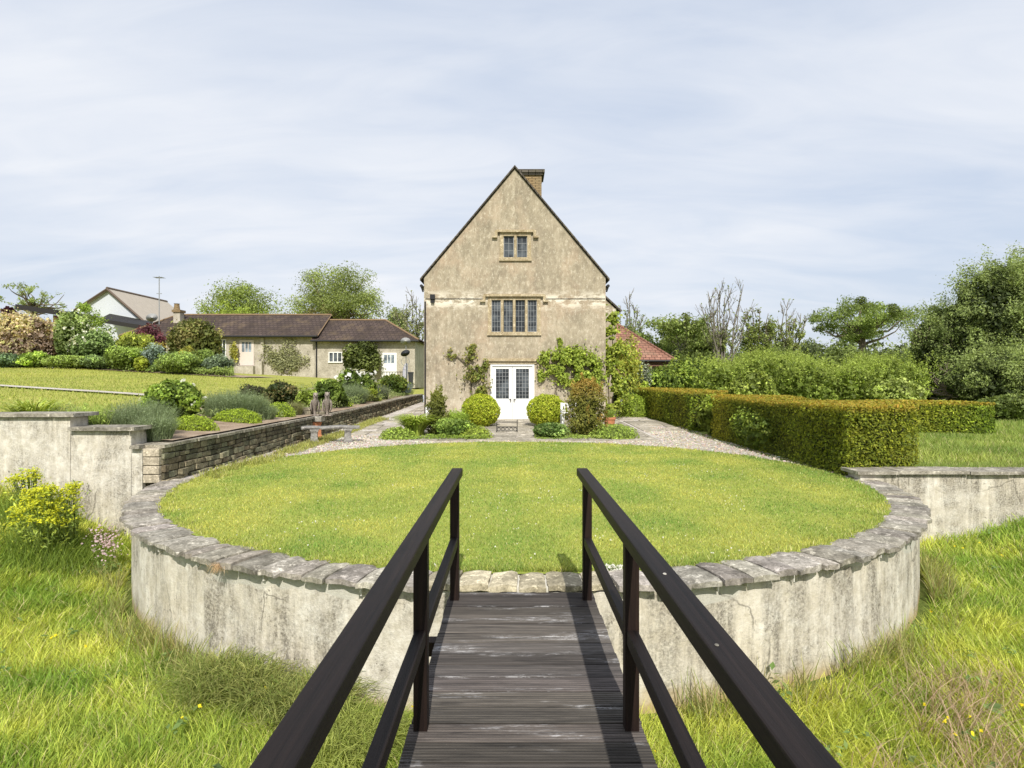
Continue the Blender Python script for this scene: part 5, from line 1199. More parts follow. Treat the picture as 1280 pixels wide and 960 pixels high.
pl('tall_perennial', 'fresh upright green plant between the conifer and the left lime ball', 572, 510, 26, 19.5, T, col=(.24, .34, .05), n=900, leaf=.03, style='spiky', seed=37, cat='plant', group=G)
pl('leafy_mound', 'dark-veined green mound in front of the right lime ball', 688, 528, 50, 16.9, T, col=(.14, .24, .05), col2=(.30, .38, .11), n=4000, leaf=.06, lumps=16, seed=38, cat='plant', group=G)
pl('leafy_mound', 'wide pale green mound at the foot of the terracotta pot', 768, 530, 62, 16.8, T, col=(.26, .36, .06), col2=MID2, n=3000, leaf=.055, style='dome', seed=39, cat='plant', group=G)
def column(name, label, px, y, top, w0, prof, n, col, col2, tipc, seed, leanx=0):
    rng = np.random.default_rng(seed); x = X(px, y); z = float(H_te(x, y)); h = Z(top, y) - z; m = MB(); wm_ = w0 / F * y / 2
    t = rng.random(n); a = rng.random(n) * 2 * PI; pr_ = np.interp(t, [p[0] for p in prof], [p[1] for p in prof]) * wm_ * (.72 + .28 * rng.random(n)) * (1 + .8 * (fnoise(a * 2.5, t * 9, seed) - .5) * 2)
    P = np.stack([x + leanx * t + pr_ * np.cos(a), y + pr_ * np.sin(a), z + h * t], 1)
    ti = sst(.55, 1.0, t)[:, None] * (rng.random((n, 1)) ** .5); C = jit(col, n, .25, rng, col2) * (1 - ti) + jit(tipc, n, .2, rng) * ti
    add_leaves(m, P, np.stack([np.cos(a), np.sin(a), .5 + 0 * a], 1), .075, np.clip(C, .004, .9), .4, rng, flop=.8)
    ns = 26; sa = rng.random(ns) * 6.28; st_ = .1 + .85 * rng.random(ns); sr = np.interp(st_, [p[0] for p in prof], [p[1] for p in prof]) * wm_ * .85; kk = rng.integers(0, ns, 1100); tt = rng.random(1100)
    P = np.stack([x + leanx * st_[kk] + np.cos(sa[kk]) * (sr[kk] + tt * .10), y + np.sin(sa[kk]) * (sr[kk] + tt * .10), z + h * st_[kk] + tt * .26], 1) + rng.normal(size=(1100, 3)) * .018
    add_leaves(m, P, rng.normal(size=(1100, 3)), .07, jit(tipc, 1100, .25, rng, col2), .35, rng)
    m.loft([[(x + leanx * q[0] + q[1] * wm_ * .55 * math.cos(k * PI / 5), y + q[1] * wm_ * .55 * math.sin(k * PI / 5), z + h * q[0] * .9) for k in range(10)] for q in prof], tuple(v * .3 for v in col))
    return tag(m.build(name, LEAF, origin=(x, y, z)), label, 'conifer', G)
column('slim_conifer', 'slim dark leaning conifer at the left corner of the house', 547, 17.4, 489, 27, [(0, .7), (.15, 1), (.4, .8), (.7, .75), (.9, .45), (1, .1)], 4200, (.085, .10, .02), (.14, .16, .03), (.2, .22, .04), 40, -.03)
column('yew_bush', 'bushy yew with orange-tipped new growth right of the white seat', 733, 17.3, 474, 50, [(0, .4), (.1, .8), (.28, 1.0), (.45, .82), (.6, .95), (.78, .78), (.9, .55), (1, .12)], 8000, (.10, .12, .02), (.19, .19, .035), (.38, .26, .06), 41)

def climber(label, blobs, stems, col, col2, leaf, seed, n_per=900, y=HY, fl=None):
    root = thing('climbing_plant', label, 'climbing plant', (X(stems[0][0][0], y), y - .1, GZ), 'climbers on the house wall')
    m = MB()
    for st_ in stems: m.tube([(X(px, y), y - .06, Z(py, y)) for px, py in st_], np.linspace(.03, .012, len(st_)), 5)
    m.build('stem', BARK, root)
    m = MB(); rng = np.random.default_rng(seed)
    for i, (px, py, w_, h_) in enumerate(blobs):
        x, z = X(px, y), Z(py, y); rx, rz2 = w_ / F * y / 2, h_ / F * y / 2; k = int(n_per * (w_ * h_) / 400) + 60
        v = unit(rng.normal(size=(k, 3))); rr = np.abs(rng.normal(size=k)) * .62
        P = np.stack([x + v[:, 0] * rx * rr, y - .04 - np.abs(v[:, 1]) * np.minimum(rr, 1.2) * min(rx, .42), z + v[:, 2] * rz2 * rr], 1)
        g = fnoise(P[:, 0] * 4, P[:, 2] * 4, seed) > .42; P = P[g]; v = v[g]
        add_leaves(m, P, v + np.array([0, -.8, .5]), leaf, jit(col, len(P), .3, rng, col2), .7, rng, flop=.6)
    m.build('foliage', LEAF, root)
climber('sparse climber with reddish patches left of the white doors', [(590, 437, 14, 20), (588, 450, 16, 14), (570, 444, 20, 10), (598, 460, 26, 16), (594, 472, 34, 26), (600, 488, 26, 26), (585, 484, 16, 20), (607, 455, 12, 14), (562, 441, 10, 10)],
        [[(588, 527), (590, 490), (586, 460), (591, 430)], [(588, 460), (572, 446), (560, 442)], [(596, 527), (602, 495), (606, 460)]], (.12, .18, .03), (.22, .20, .05), .085, 80, 430)
climber('dense bright green climber right of the white doors', [(715, 443, 36, 22), (700, 450, 30, 26), (682, 447, 16, 18), (720, 458, 44, 26), (738, 458, 28, 30), (745, 472, 18, 24), (712, 472, 34, 22), (690, 462, 18, 16), (728, 480, 24, 26), (700, 428, 6, 12), (676, 470, 10, 16), (704, 462, 40, 30), (732, 470, 40, 34), (716, 450, 60, 24)],
        [[(690, 527), (694, 490), (704, 460), (712, 440)], [(703, 527), (716, 495), (738, 465)], [(700, 470), (684, 450)]], (.19, .27, .035), (.28, .34, .05), .095, 81, 900)
climber('tall climber wrapped around the right corner of the house', [(765, 400, 18, 26), (761, 420, 26, 34), (768, 440, 36, 40), (762, 464, 30, 36), (772, 484, 36, 34), (764, 505, 26, 30)],
        [[(762, 527), (760, 480), (766, 440), (764, 395)]], (.16, .23, .03), (.30, .34, .05), .11, 82, 850, y=23.6)
# right background garden shrubs
pl('golden_shrub', 'yellow-green airy shrub behind the corner climber beside the red roof', 783, 410, 42, 27.5, T, col=(.24, .30, .045), col2=(.36, .36, .06), n=3600, leaf=.12, lumps=20, seed=42, core=False)
pl('silver_shrub', 'silvery grey-green shrub in front of the red-roofed outbuilding', 797, 450, 38, 28, T, col=(.20, .24, .15), col2=(.28, .32, .2), n=2600, leaf=.1, seed=43)
pl('dark_shrub', 'dark green low shrub between the corner climber and the dome bush', 779, 478, 26, 26.5, T, col=DARKG, col2=MID, n=1800, leaf=.09, seed=44)
pl('laurel_bush', 'glossy green laurel bush to the left, below the red roof eaves', 822, 456, 52, 29.5, T, col=MID, col2=(.26, .34, .05), n=5200, leaf=.12, lumps=20, seed=45)
pl('laurel_bush', 'large glossy laurel bush behind the farther yew hedge block', 862, 446, 68, 30.5, T, col=(.12, .19, .03), col2=(.27, .34, .05), n=7500, leaf=.13, lumps=26, lr=.32, seed=46)
pl('lime_shrub', 'small lime shrub above and behind the clipped dome bush', 806, 478, 26, 27.2, T, col=(.28, .36, .05), n=1800, leaf=.09, seed=47)
m = MB(); x0, y0 = X(776, 25.5), 25.5; z0 = float(H_te(x0, y0)); m.box(x0 - .06, x0 + .06, y0 - .06, y0 + .06, z0, Z(473, y0)); m.box(x0 - .08, x0 + .08, y0 - .08, y0 + .08, Z(473, y0) + .001, Z(471, y0))
tag(m.build('white_post', WHITE, origin=(x0, y0, z0)), 'white wooden post in the shade of the corner climber', 'post')

# cottage climbers
pl('wall_shrub', 'big dense dark shrub against the small cottage between window and door', 452, 426, 52, 44.2, U, col=(.085, .115, .025), col2=(.15, .18, .05), n=5200, leaf=.18, lumps=22, lr=.34, seed=90, dep=1.2)
root = thing('espalier_climber', 'thin straggling climber spread over the long cottage wall', 'climbing plant', (X(359, 44.9), 44.9, 2.0), None)
m = MB(); rnd = random.Random(5); tips = []
for k in range(17):
    px, py = 359, 467; pts = [(px, py)]; tx, ty = rnd.uniform(331, 389), rnd.uniform(425, 448)
    for q in range(1, 6): pts.append((px + (tx - px) * q / 5 + rnd.uniform(-3, 3), py + (ty - py) * q / 5 + rnd.uniform(-2, 2)))
    m.tube([(X(a, 44.9), 44.9, Z(b, 44.9)) for a, b in pts], np.linspace(.05, .018, 6), 4); tips += pts[2:]
m.build('stem', PALEBARK, root)
m = MB(); rng = np.random.default_rng(6); Tt = np.array([(X(a, 44.9), 44.8, Z(b, 44.9)) for a, b in tips]); kk = rng.integers(0, len(Tt), 2600); P = Tt[kk] + rng.normal(size=(2600, 3)) * np.array([.22, .06, .18])
add_leaves(m, P, np.tile((0, -1., .4), (2600, 1)), .13, jit((.17, .19, .08), 2600, .3, rng, (.27, .28, .13)), .6, rng); m.build('foliage', LEAF, root)
pl('wall_shrub', 'yellow-green climber between the long cottage window and its door', 291, 428, 13, 44.5, U, col=(.27, .30, .06), col2=(.36, .34, .08), n=900, leaf=.15, seed=91, dep=.6, core=False)

# ------------------------------------------------------------------ left border
G = 'shrubs in the border across the upper lawn'
B = [('pink_shrub', 'large shrub with pink and cream foliage at the far left of the border', 32, 392, 108, 32, (.42, .33, .22), (.28, .30, .09), 11000, .16, 30),
     ('dogwood_shrub', 'pale shrub dotted with white flowers right of the pink shrub', 92, 384, 46, 31.5, (.17, .24, .06), (.28, .34, .12), 3200, .13, 18),
     ('dogwood_shrub', 'shrub covered in white flowers below the tall fresh green tree', 118, 412, 54, 30.8, (.13, .2, .05), (.22, .3, .1), 3600, .13, 18),
     ('golden_shrub', 'yellowish-green shrub between the white flowers and the purple shrub', 168, 415, 58, 33, (.22, .28, .04), (.32, .34, .06), 3500, .15, 18),
     ('purple_shrub', 'dark purple-leaved shrub in front of the hipped cottage roof', 185, 407, 44, 35, (.10, .035, .04), (.16, .06, .06), 2600, .15, 14),
     ('twiggy_shrub', 'tall green and brown shrub against the left end of the long cottage', 243, 394, 74, 37, (.15, .18, .04), (.22, .19, .07), 5200, .16, 26),
     ('twiggy_shrub', 'darker shrub filling the corner by the long cottage window', 262, 424, 34, 39, (.06, .09, .02), (.12, .16, .04), 1900, .15, 12),
     ('dark_shrub', 'dark green shrub beneath the white dogwood', 105, 430, 40, 31.6, (.04, .06, .015), (.1, .13, .03), 2200, .13, 12),
     ('leafy_mound', 'rounded mid-green mound in the middle of the border', 156, 436, 44, 30, (.18, .26, .045), (.24, .32, .07), 2600, .10, 14),
     ('golden_mound', 'small yellow mound below the twiggy shrub', 236, 439, 26, 30.6, (.36, .36, .06), (.28, .3, .05), 1200, .09, 8),
     ('lime_mound', 'small lime ball at the border front', 127 + 50, 450, 17, 29.6, (.32, .38, .045), None, 900, .07, 7),
     ('blue_perennial', 'grey-blue flowering plant in the border right of centre', 193, 437, 30, 30.2, (.17, .24, .15), (.28, .34, .3), 1400, .09, 10),
     ('leafy_mound', 'broad light green mound at the border front below the yellow mound', 222, 445, 50, 29.7, (.24, .32, .07), (.15, .22, .06), 2300, .09, 14),
     ('grey_mound', 'grey-green mound at the right end of the border near the cottage door', 272, 448, 36, 30.5, (.13, .18, .10), (.2, .26, .14), 1500, .09, 10),
     ('leafy_mound', 'mid-green mound under the cottage window', 250, 441, 34, 31, (.12, .18, .035), (.2, .27, .06), 1600, .1, 10),
     ('grey_mound', 'bluish-grey mound at the far left of the border front', 12, 446, 54, 29.8, (.12, .19, .09), (.17, .25, .10), 1800, .09, 10),
     ('lime_mound', 'long-leaved bright green clump in the border front below the pink shrub', 44, 444, 36, 29.7, (.22, .33, .05), (.3, .38, .07), 1700, .10, 10),
     ('leafy_mound', 'low pale green mound in front of the white dogwood', 88, 449, 62, 29.6, (.25, .33, .07), (.18, .26, .05), 2300, .09, 14),
     ('leafy_mound', 'low grey-green mound left of the round mid-green mound', 120, 449, 36, 29.7, (.15, .22, .07), (.21, .29, .08), 1300, .09, 9),
     ('dark_shrub', 'maroon-topped shrub behind the pink shrub', 11, 383, 18, 33.5, (.07, .02, .025), (.1, .04, .04), 900, .12, 6)]
for i, (nm, lab, px, top, wpx, y, c1_, c2_, n, lf, lm) in enumerate(B):
    if top >= 434: top -= 5; wpx *= 1.18; n = int(n * 1.7); lf *= .85
    else: n = int(n * 1.4); lf *= .85
    fl = ((.54, .56, .42), 34 if i == 2 else 18, .12) if nm == 'dogwood_shrub' else None
    if nm == 'dark_shrub' and i == len(B) - 1:
        bush(nm, lab, X(px, y), y, Z(400, y), wpx / F * y, Z(top, y) - Z(400, y), c1_, c2_, n, lf, lm, seed=200 + i, group=G); continue
    c1_ = tuple(v * 1.2 for v in c1_); c2_ = c2_ and tuple(v * 1.2 for v in c2_)
    pl(nm, lab, px, top, wpx, y, U, col=c1_, col2=c2_, n=n, leaf=lf, lumps=lm, seed=200 + i, group=G, flowers=fl, dep=min(wpx / F * y, 2.4))
m = MB(); rng = np.random.default_rng(8); n = 2600; xx = X(85, 33.8) + (X(205, 33.8) - X(85, 33.8)) * rng.random(n); P = np.stack([xx, 33.8 + .25 * rng.normal(size=n), Z(433, 33.8) + .12 * rng.normal(size=n)], 1)
add_leaves(m, P, np.tile((0, -.3, 1.), (n, 1)), .12, jit((.30, .20, .05), n, .2, rng, (.28, .30, .06)), .5, rng)
m.box(X(85, 33.8), X(205, 33.8), 33.6, 34.0, 2.0, Z(434, 33.8), (.04, .035, .012))
tag(m.build('beech_hedge', LEAF, origin=(X(145, 33.8), 33.8, 2.1)), 'thin orange-brown topped hedge line behind the border', 'hedge')
# yellow euphorbia and pink flowers in the meadow
def euphorbia(label, px, py, y, wpx, hpx, seed, n=900):
    x = X(px, y); z0 = float(H_me(x, y)); zt = Z(py, y) + hpx / F * y / 2; w_ = wpx / F * y; rng = np.random.default_rng(seed); m = MB()
    a = rng.random(60) * 6.28; r_ = np.sqrt(rng.random(60)); hx_ = x + np.cos(a) * r_ * w_ / 2; hy_ = y + np.sin(a) * r_ * .25; hz_ = zt - (hpx / F * y) * (1.05 * r_ ** 2.4 + .35 * rng.random(60) ** 1.5); hy_ = hy_ - .25 * r_
    for i in range(60): m.tube([(x + (hx_[i] - x) * .3, y + (hy_[i] - y) * .3, z0), (hx_[i], hy_[i], hz_[i])], .004, 4, (.2, .27, .07))
    k = rng.integers(0, 60, n * 3); P = np.stack([hx_[k], hy_[k], hz_[k]], 1) + rng.normal(size=(n * 3, 3)) * np.array([.045, .04, .016]); add_leaves(m, P, np.tile((0, -.5, 1.), (n * 3, 1)), .026, jit((.46, .46, .02), n * 3, .14, rng, (.34, .40, .03)), .8, rng)
    t_ = rng.random(n * 2) ** .7; k = rng.integers(0, 60, n * 2); P = np.stack([x + (hx_[k] - x) * (.4 + .7 * t_), y + (hy_[k] - y) * (.4 + .7 * t_), z0 + (hz_[k] - z0) * t_], 1) + rng.normal(size=(n * 2, 3)) * .07
    add_leaves(m, P, rng.normal(size=(n * 2, 3)), .05, jit((.19, .27, .06), n * 2, .3, rng, (.32, .38, .05)), .3, rng)
    nb = 1500; b = np.stack([x + w_ * .62 * rng.normal(size=nb), y - .12 + .22 * rng.normal(size=nb), np.full(nb, z0)], 1); b[:, 2] = H_me(b[:, 0], b[:, 1]); add_blades(m, b, rng.random(nb) * 6.28, .22 + .3 * rng.random(nb), np.full(nb, .008), .2 + .5 * rng.random(nb), jit((.2, .27, .04), nb, .25, rng, (.12, .19, .03)), 3, droop=.1, rng=rng)
    return tag(m.build('euphorbia_plant', LEAF, origin=(x, y, z0)), label, 'flowering plant', 'yellow euphorbias below the stepped wall')
euphorbia('largest yellow euphorbia, low and to the left against the white wall', 60, 622, 8.0, 46, 44, 1, 900)
euphorbia('yellow euphorbia at the right beside the brownish stems', 94, 620, 8.3, 26, 34, 2, 480)
euphorbia('small yellow euphorbia standing highest on the bank', 44, 592, 8.8, 20, 14, 3, 260)
x, y = X(132, 7.9), 7.9; z0 = float(H_me(x, y)); m = MB(); P = np.array([x, y, Z(676, y)]) + RNG.normal(size=(240, 3)) * np.array([.10, .06, .10]); add_leaves(m, P, np.tile((0, -.6, .8), (240, 1)), .03, jit((.44, .34, .32), 240, .12), .8)
P = np.array([x, y, z0 + .1]) + RNG.normal(size=(500, 3)) * np.array([.12, .07, .1]); add_leaves(m, P, RNG.normal(size=(500, 3)), .05, jit((.14, .2, .05), 500), .4)
tag(m.build('pink_flower_clump', LEAF, origin=(x, y, z0)), 'pale pink flower clump by the left foot of the round wall', 'flowering plant')
# long sedge tussocks
def tussock(label, px, py, y, wpx, hgt, n, seed, col=(.12, .17, .03), col2=(.24, .28, .06)):
    x = X(px, y); z0 = float(H_me(x, y)); rng = np.random.default_rng(seed); w_ = wpx / F * y; a = rng.random(n) * 6.28; r_ = np.sqrt(rng.random(n)); m = MB()
    cl = rng.normal(size=(9, 2)) * np.array([w_ * .26, .09]); kc = rng.integers(0, 9, n); b = np.stack([x + cl[kc, 0] + .07 * rng.normal(size=n), y + cl[kc, 1] + .05 * rng.normal(size=n), np.full(n, z0)], 1)
    add_blades(m, b, np.where(rng.random(n) < .6, a, -.4 + .6 * rng.normal(size=n)), hgt * (.55 + .85 * rng.random(n)), .005 + .004 * rng.random(n), .12 + .8 * rng.random(n), jit(col, n, .22, rng, col2), 5, droop=.45, rng=rng)
    return tag(m.build('grass_tussock', GRASS, origin=(x, y, z0)), label, 'grass tussock', 'long grass tussocks at the foot of the round wall')
tussock('dark drooping grass tussock farthest left at the wall foot', 280, 830, 4.88, 104, .46, 3600, 1, (.10, .16, .02), (.28, .32, .07))
tussock('drooping grass tussock beside the leftmost one, nearer the bridge', 358, 830, 4.66, 100, .44, 3600, 2, (.10, .16, .02), (.28, .32, .07))
tussock('bright grass tussock seen between the left handrail and middle rail', 440, 880, 4.2, 100, .40, 2600, 3, (.16, .23, .03), (.28, .34, .06))

# ------------------------------------------------------------------ background trees
bgG = 'trees behind the cottages'
crown_tree('oak_tree', 'rounded green oak behind the long cottage roof', X(304, 72), 72, 1.8, Z(347, 72) - 1.8, 10.4, 34000, .2, (.14, .195, .04), (.22, .27, .06), 301, 120, .28, .2, .4, bgG, gap=.14)
crown_tree('bright_tree', 'low bright green tree in front of the rounded oak', X(286, 62), 62, 2, Z(374, 62) - 2, 6.4, 7500, .2, (.20, .28, .04), (.28, .34, .06), 302, 40, .26, .2, .25, bgG, gap=.2)
crown_tree('oak_tree', 'tallest pale green oak with gaps in its crown behind the small cottage', X(424, 70), 70, 1.8, Z(327, 70) - 1.8, 12.0, 44000, .19, (.16, .21, .055), (.24, .285, .085), 303, 150, .215, .2, .5, bgG, gap=.24)
crown_tree('dark_tree', 'small dark brownish tree at the foot of the tallest oak', X(395, 60), 60, 2, Z(377, 60) - 2, 4.6, 2600, .22, (.07, .08, .02), (.14, .13, .04), 304, 24, .28, .2, .2, bgG, gap=.2)
fan_tree('thin_tree', 'wispy half-bare tree beside the house wall on the left', X(515, 52), 52, 1.2, Z(361, 52) - 1.2, 3.2, 7, 2800, .95, (.17, .21, .07), (.25, .27, .1), 305, PALEBARK, .11, bgG, .16)
tree('thin_tree', 'small pale tree between the tallest oak and the wispy tree', 'tree', X(494, 66), 66, 1.5, Z(383, 66) - 1.5, 2.4, .12, 306, 60, .2, .6, (.17, .22, .07), None, depth=3, group=bgG)
crown_tree('flat_topped_tree', 'sparse flat-topped tree showing its branches at far left', X(42, 66), 66, 2, Z(351, 66) - 2, 7.4, 6500, .16, (.17, .23, .07), (.25, .3, .1), 307, 60, .14, .62, .3, bgG, gap=.46)
crown_tree('green_tree', 'tall fresh green shrub-like tree in front of the white barn', X(106, 33.4), 33.4, 2.1, Z(376, 33.4) - 2.1, 2.6, 9000, .11, (.15, .235, .035), (.24, .32, .05), 308, 45, .26, .1, .1, bgG, gap=.15)
bgG = 'trees beyond the hedges on the right'
fan_tree('bare_tree', 'mostly bare tall tree with a fan of grey upright branches', X(903, 44), 44, .5, Z(342, 44) - .5, 4.0, 11, 2600, .62, (.15, .19, .05), (.22, .25, .08), 320, PALEBARK, .16, bgG, .13)
fan_tree('ivy_clad_tree', 'ivy-thickened tree directly right of the bare tree', X(946, 46), 46, .5, Z(374, 46) - .5, 2.8, 6, 5600, .95, (.12, .165, .035), (.21, .25, .06), 321, BARK, .16, bgG, .15)
fan_tree('ivy_clad_tree', 'airy light green tree with twiggy top, second right of the bare tree', X(983, 48), 48, .5, Z(374, 48) - .5, 3.7, 8, 4200, .85, (.16, .21, .05), (.25, .29, .08), 322, PALEBARK, .15, bgG, .15)
crown_tree('oak_tree', 'spreading oak with crooked visible limbs in the middle of the right tree line', X(1078, 58), 58, .8, Z(366, 58) - .8, 9.8, 30000, .17, (.11, .16, .035), (.20, .255, .06), 323, 60, .19, .45, .45, bgG, gap=.40)
fan_tree('wispy_tree', 'thin airy tree directly right of the house roof', X(787, 50), 50, .5, Z(368, 50) - .5, 3.0, 7, 3600, .9, (.15, .2, .05), (.22, .27, .08), 324, PALEBARK, .12, bgG, .16)
tree('ash_tree', 'light green tree rising behind the red roof', 'tree', X(828, 48), 48, .5, Z(392, 48) - .5, 5.6, .18, 325, 60, .18, .6, (.15, .21, .05), (.22, .27, .07), bark=PALEBARK, depth=4, ang=(18, 42), trunk=.2, group=bgG)
tree('ash_tree', 'second light green tree left of the bare tree', 'tree', X(868, 52), 52, .5, Z(402, 52) - .5, 4.2, .15, 326, 55, .18, .6, (.16, .21, .06), (.22, .26, .08), bark=PALEBARK, depth=4, ang=(18, 42), trunk=.2, group=bgG)
def big_willow(label, px, y, top, wpx, seed, n, col, col2, name='willow_tree', zlow=.2, leaf=.115, lumps=60, lr=.2):
    x = X(px, y); z = float(H_te(x, y)); h = Z(top, y) - z; w_ = wpx / F * y
    root = thing(name, label, 'tree', (x, y, z), bgG)
    segs, tips = skeleton(seed, 3, (3, 4), (20, 45), .74, .25, .3); A = np.concatenate([s[0] for s in segs]); s1 = w_ * .5 / (A[:, 0].max() - A[:, 0].min()); s2 = h * .8 / A[:, 2].max()
    m = MB()
    for pts, r0, r1, lev in segs: m.tube(pts * np.array([s1, s1, s2]) + np.array([x, y, z]), np.maximum(np.linspace(r0, r1, len(pts)) * .28, .02), 5)
    m.build('trunk', BARK, root, smooth=True)
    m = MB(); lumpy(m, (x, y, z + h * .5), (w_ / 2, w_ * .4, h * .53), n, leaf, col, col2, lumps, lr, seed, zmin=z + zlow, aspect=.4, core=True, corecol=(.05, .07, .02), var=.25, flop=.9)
    rng = np.random.default_rng(seed)     # loose sprays breaking the outline
    k = 70; d = unit(rng.normal(size=(k, 3))); d[:, 2] = np.abs(d[:, 2]) * .9 + .1; c0 = np.array([x, y, z + h * .5]) + d * np.array([w_ / 2, w_ * .4, h * .53])
    kk = rng.integers(0, k, n // 6); tt = rng.random((n // 6, 1)); P = c0[kk] * 1.0 + d[kk] * (tt - .6) * 1.1 + rng.normal(size=(n // 6, 3)) * .16
    add_leaves(m, P, d[kk], leaf, jit(col, n // 6, .25, rng, col2), .4, rng, flop=1)
    m.build('crown', LEAF, root)
W1, W2 = (.16, .215, .06), (.27, .33, .11)
big_willow('tallest grey-green willow at the right edge', 1262, 31, 322, 150, 401, 50000, W1, W2, lumps=110, lr=.16)
big_willow('rounded willow left of the tallest one', 1192, 33, 378, 112, 402, 36000, W1, W2, lumps=90, lr=.17)
big_willow('lower willow in front at the right edge above the field', 1246, 26, 436, 130, 403, 34000, (.16, .215, .055), (.26, .32, .10), leaf=.09, lumps=80, lr=.18)
big_willow('dark tree mass in front left of the willows', 1165, 36, 440, 70, 404, 9000, (.08, .11, .03), (.14, .18, .05), name='dark_tree')
# thicket and distant woodland: stuff
def mass(name, label, xr_, yr_, top_fn, n_l, per, leaf, col, col2, seed, H=H_te, base=0.0, rad=(.8, 1.5)):
    rng = np.random.default_rng(seed); m = MB()
    for i in range(n_l):
        y = rng.uniform(*yr_); px = rng.uniform(*xr_); x = X(px, y); z = float(H(x, y)); zt = Z(top_fn(px) + rng.uniform(0, 14), y); r_ = rng.uniform(*rad)
        tone = np.clip(1 + .22 * rng.normal(), .6, 1.5)
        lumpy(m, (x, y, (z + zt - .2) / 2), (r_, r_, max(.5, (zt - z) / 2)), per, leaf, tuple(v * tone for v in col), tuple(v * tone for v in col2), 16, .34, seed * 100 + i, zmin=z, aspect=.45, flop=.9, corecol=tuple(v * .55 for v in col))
        if name == 'thicket':
            nw = 26; wp = np.stack([x + r_ * rng.normal(size=nw) * .6, y + r_ * rng.normal(size=nw) * .6, np.full(nw, zt - .7)], 1); k = rng.integers(0, nw, 620); tt = rng.random(620); dr = rng.normal(size=(nw, 3)) * np.array([.28, .28, .1]) + np.array([0, 0, 1.0])
            P = wp[k] + dr[k] * (tt * (.5 + .5 * rng.random(nw)[k]))[:, None] + rng.normal(size=(620, 3)) * .035
            add_leaves(m, P, rng.normal(size=(620, 3)), leaf, jit(tuple(v * tone for v in col), 620, .2, rng, col2), .35, rng)
    return tag(m.build(name, LEAF), label, 'woodland', kind='stuff')
mass('thicket', 'mass of bright green willow scrub behind the yew hedges', (885, 1150), (26, 38), lambda px: 446 + 10 * math.sin(px * .05) - (8 if px < 960 else 0), 64, 2100, .10, (.19, .265, .04), (.31, .38, .075), 1, rad=(.6, 1.3))
mass('distant_woodland', 'muted green woodland filling the skyline behind the right-hand trees', (760, 1180), (70, 100), lambda px: 415 + 9 * math.sin(px * .04 + 1), 42, 700, .42, (.13, .17, .06), (.19, .235, .09), 2, rad=(2.2, 4.0))
mass('background_scrub', 'scrub and small trees between the woodland and the thicket', (790, 1160), (42, 56), lambda px: 430 + 8 * math.sin(px * .07), 40, 1500, .16, (.13, .18, .04), (.21, .26, .07), 3, rad=(1.1, 2.2))
mass('garden_trees', 'low green trees closing the view behind the white barn and cottages', (-20, 530), (95, 120), lambda px: 408 + 6 * math.sin(px * .05), 30, 500, .5, (.12, .16, .05), (.18, .22, .07), 4, H=H_up, rad=(3, 5))
pl('pale_shrub', 'pale large-leaved bush just above the nearest yew hedge', 1120, 474, 70, 25, T, col=(.26, .34, .07), col2=(.34, .40, .10), n=3600, leaf=.13, lumps=18, seed=50)
pl('pale_shrub', 'light green rounded bush behind the middle of the yew hedge', 940, 462, 66, 25.5, T, col=(.22, .29, .05), col2=(.3, .35, .07), n=3600, leaf=.12, lumps=18, seed=51)
x0, y0 = 9.3, 8.6
bush('bramble_bush', 'dark tangled bramble on the bank at the right edge below the white wall', x0, 7.3, float(H_me(x0, 7.3)), 2.4, .95, (.08, .13, .025), (.17, .24, .04), 3600, .06, 18, seed=52)
bush('bramble_bush', 'small dark leafy tuft in the meadow right of the round wall', 6.1, 6.6, float(H_me(6.1, 6.6)), .7, .34, (.09, .15, .03), (.17, .24, .05), 1500, .04, 10, seed=53)

pl('low_shrub', 'low mid-green shrub at the feet of the willows behind the end of the long hedge', 1205, 502, 90, 24.5, T, col=(.14, .20, .045), col2=(.24, .30, .08), n=5200, leaf=.08, lumps=26, seed=54, dep=2.5)
pl('low_shrub', 'low shrub at the right edge where the field meets the willows', 1268, 492, 90, 22.5, T, col=(.15, .21, .045), col2=(.25, .31, .08), n=5200, leaf=.08, lumps=26, seed=55, dep=2.5)

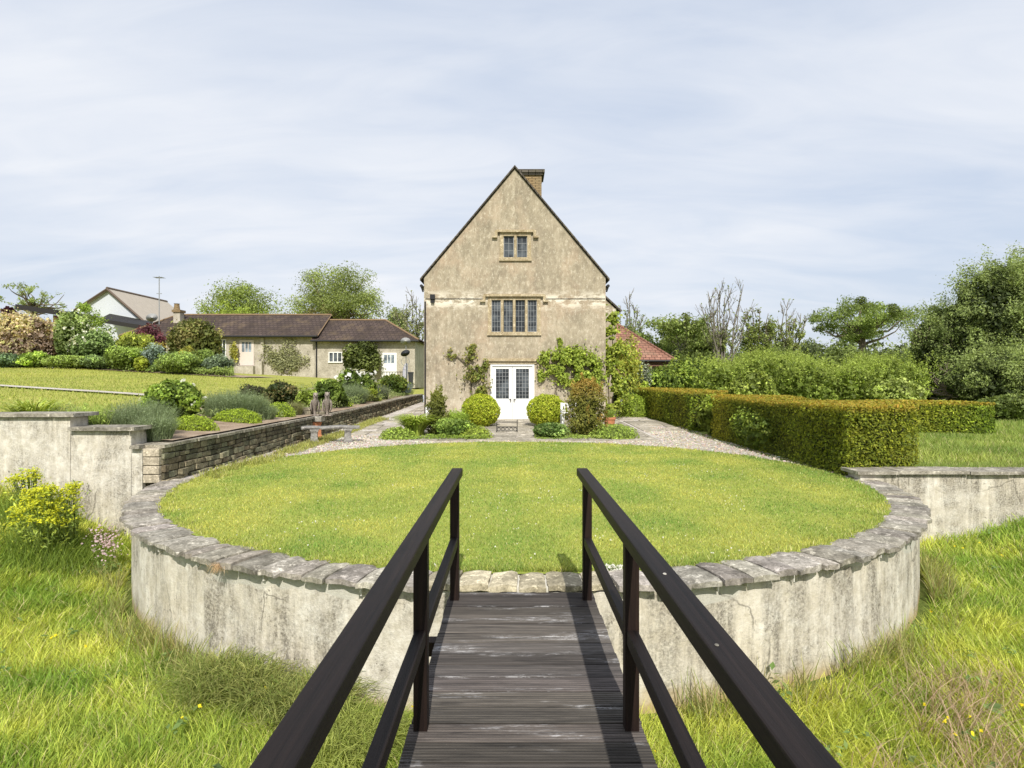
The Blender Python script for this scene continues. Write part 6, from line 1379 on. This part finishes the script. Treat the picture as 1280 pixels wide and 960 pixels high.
def cover(name, label, xa, xb, ya, yb, n, hmax, leaf, col, col2, seed, H):
    rng = np.random.default_rng(seed); m = MB(); y = ya + (yb - ya) * rng.random(n); x = xa(y) + (xb(y) - xa(y)) * rng.random(n)
    f = fnoise(x * .9, y * 1.3, seed); k = f > .36; x = x[k]; y = y[k]; f = f[k]; n = len(x)
    z = H(x, y) + hmax * (f - .25) * 1.6 * rng.random(n) ** .5
    hue = vnoise(x * .8, y * .8, seed + 3)[:, None]; C = jit(col, n, .25, rng) * (1 - hue) + jit(col2, n, .25, rng) * hue
    add_leaves(m, np.stack([x, y, z], 1), np.tile((0, -.4, 1.), (n, 1)), leaf, np.clip(C, .004, .9), .5, rng, flop=.9)
    tag(m.build(name, LEAF), label, 'ground cover', kind='stuff')
cover('border_ground_cover', 'mixed low foliage knitting the border shrubs together across the upper lawn', lambda y: X(-10, y), lambda y: X(292, y), 29.5, 33.0, 26000, .75, .11, (.13, .20, .04), (.24, .31, .08), 5, H_up)
cover('bed_ground_cover', 'sparse low foliage over the soil of the bed above the dark rubble wall', lambda y: WALL_X - 3.2 + 0 * y, lambda y: WALL_X - .34 + 0 * y, 13.5, 36, 34000, .5, .065, (.14, .20, .05), (.24, .28, .11), 6, H_up)
cover('house_bed_cover', 'low leafy edging plants between the mounds at the edge of the round lawn', lambda y: X(492, y), lambda y: X(612, y), 16.1, 17.6, 5200, .22, .05, (.17, .26, .04), (.28, .35, .06), 7, H_te)
cover('house_bed_cover', 'low leafy edging plants around the orange-tipped yew', lambda y: X(668, y), lambda y: X(792, y), 16.2, 17.6, 4600, .20, .05, (.15, .24, .04), (.28, .35, .07), 8, H_te)

GROUPS = {'laurel_bush': 'laurel bushes below the red roof', 'pale_shrub': 'pale shrubs behind the yew hedge', 'low_shrub': 'low shrubs at the feet of the willows', 'bramble_bush': 'bramble bushes in the meadow',
          'wall_shrub': 'shrubs trained on the cottage walls', 'rubble_retaining_wall': 'dark rubble retaining walls'}
for o in list(SC.objects):
    if o.parent is None and 'group' not in o:
        g = GROUPS.get(o.name.split('.')[0])
        if g: o['group'] = g
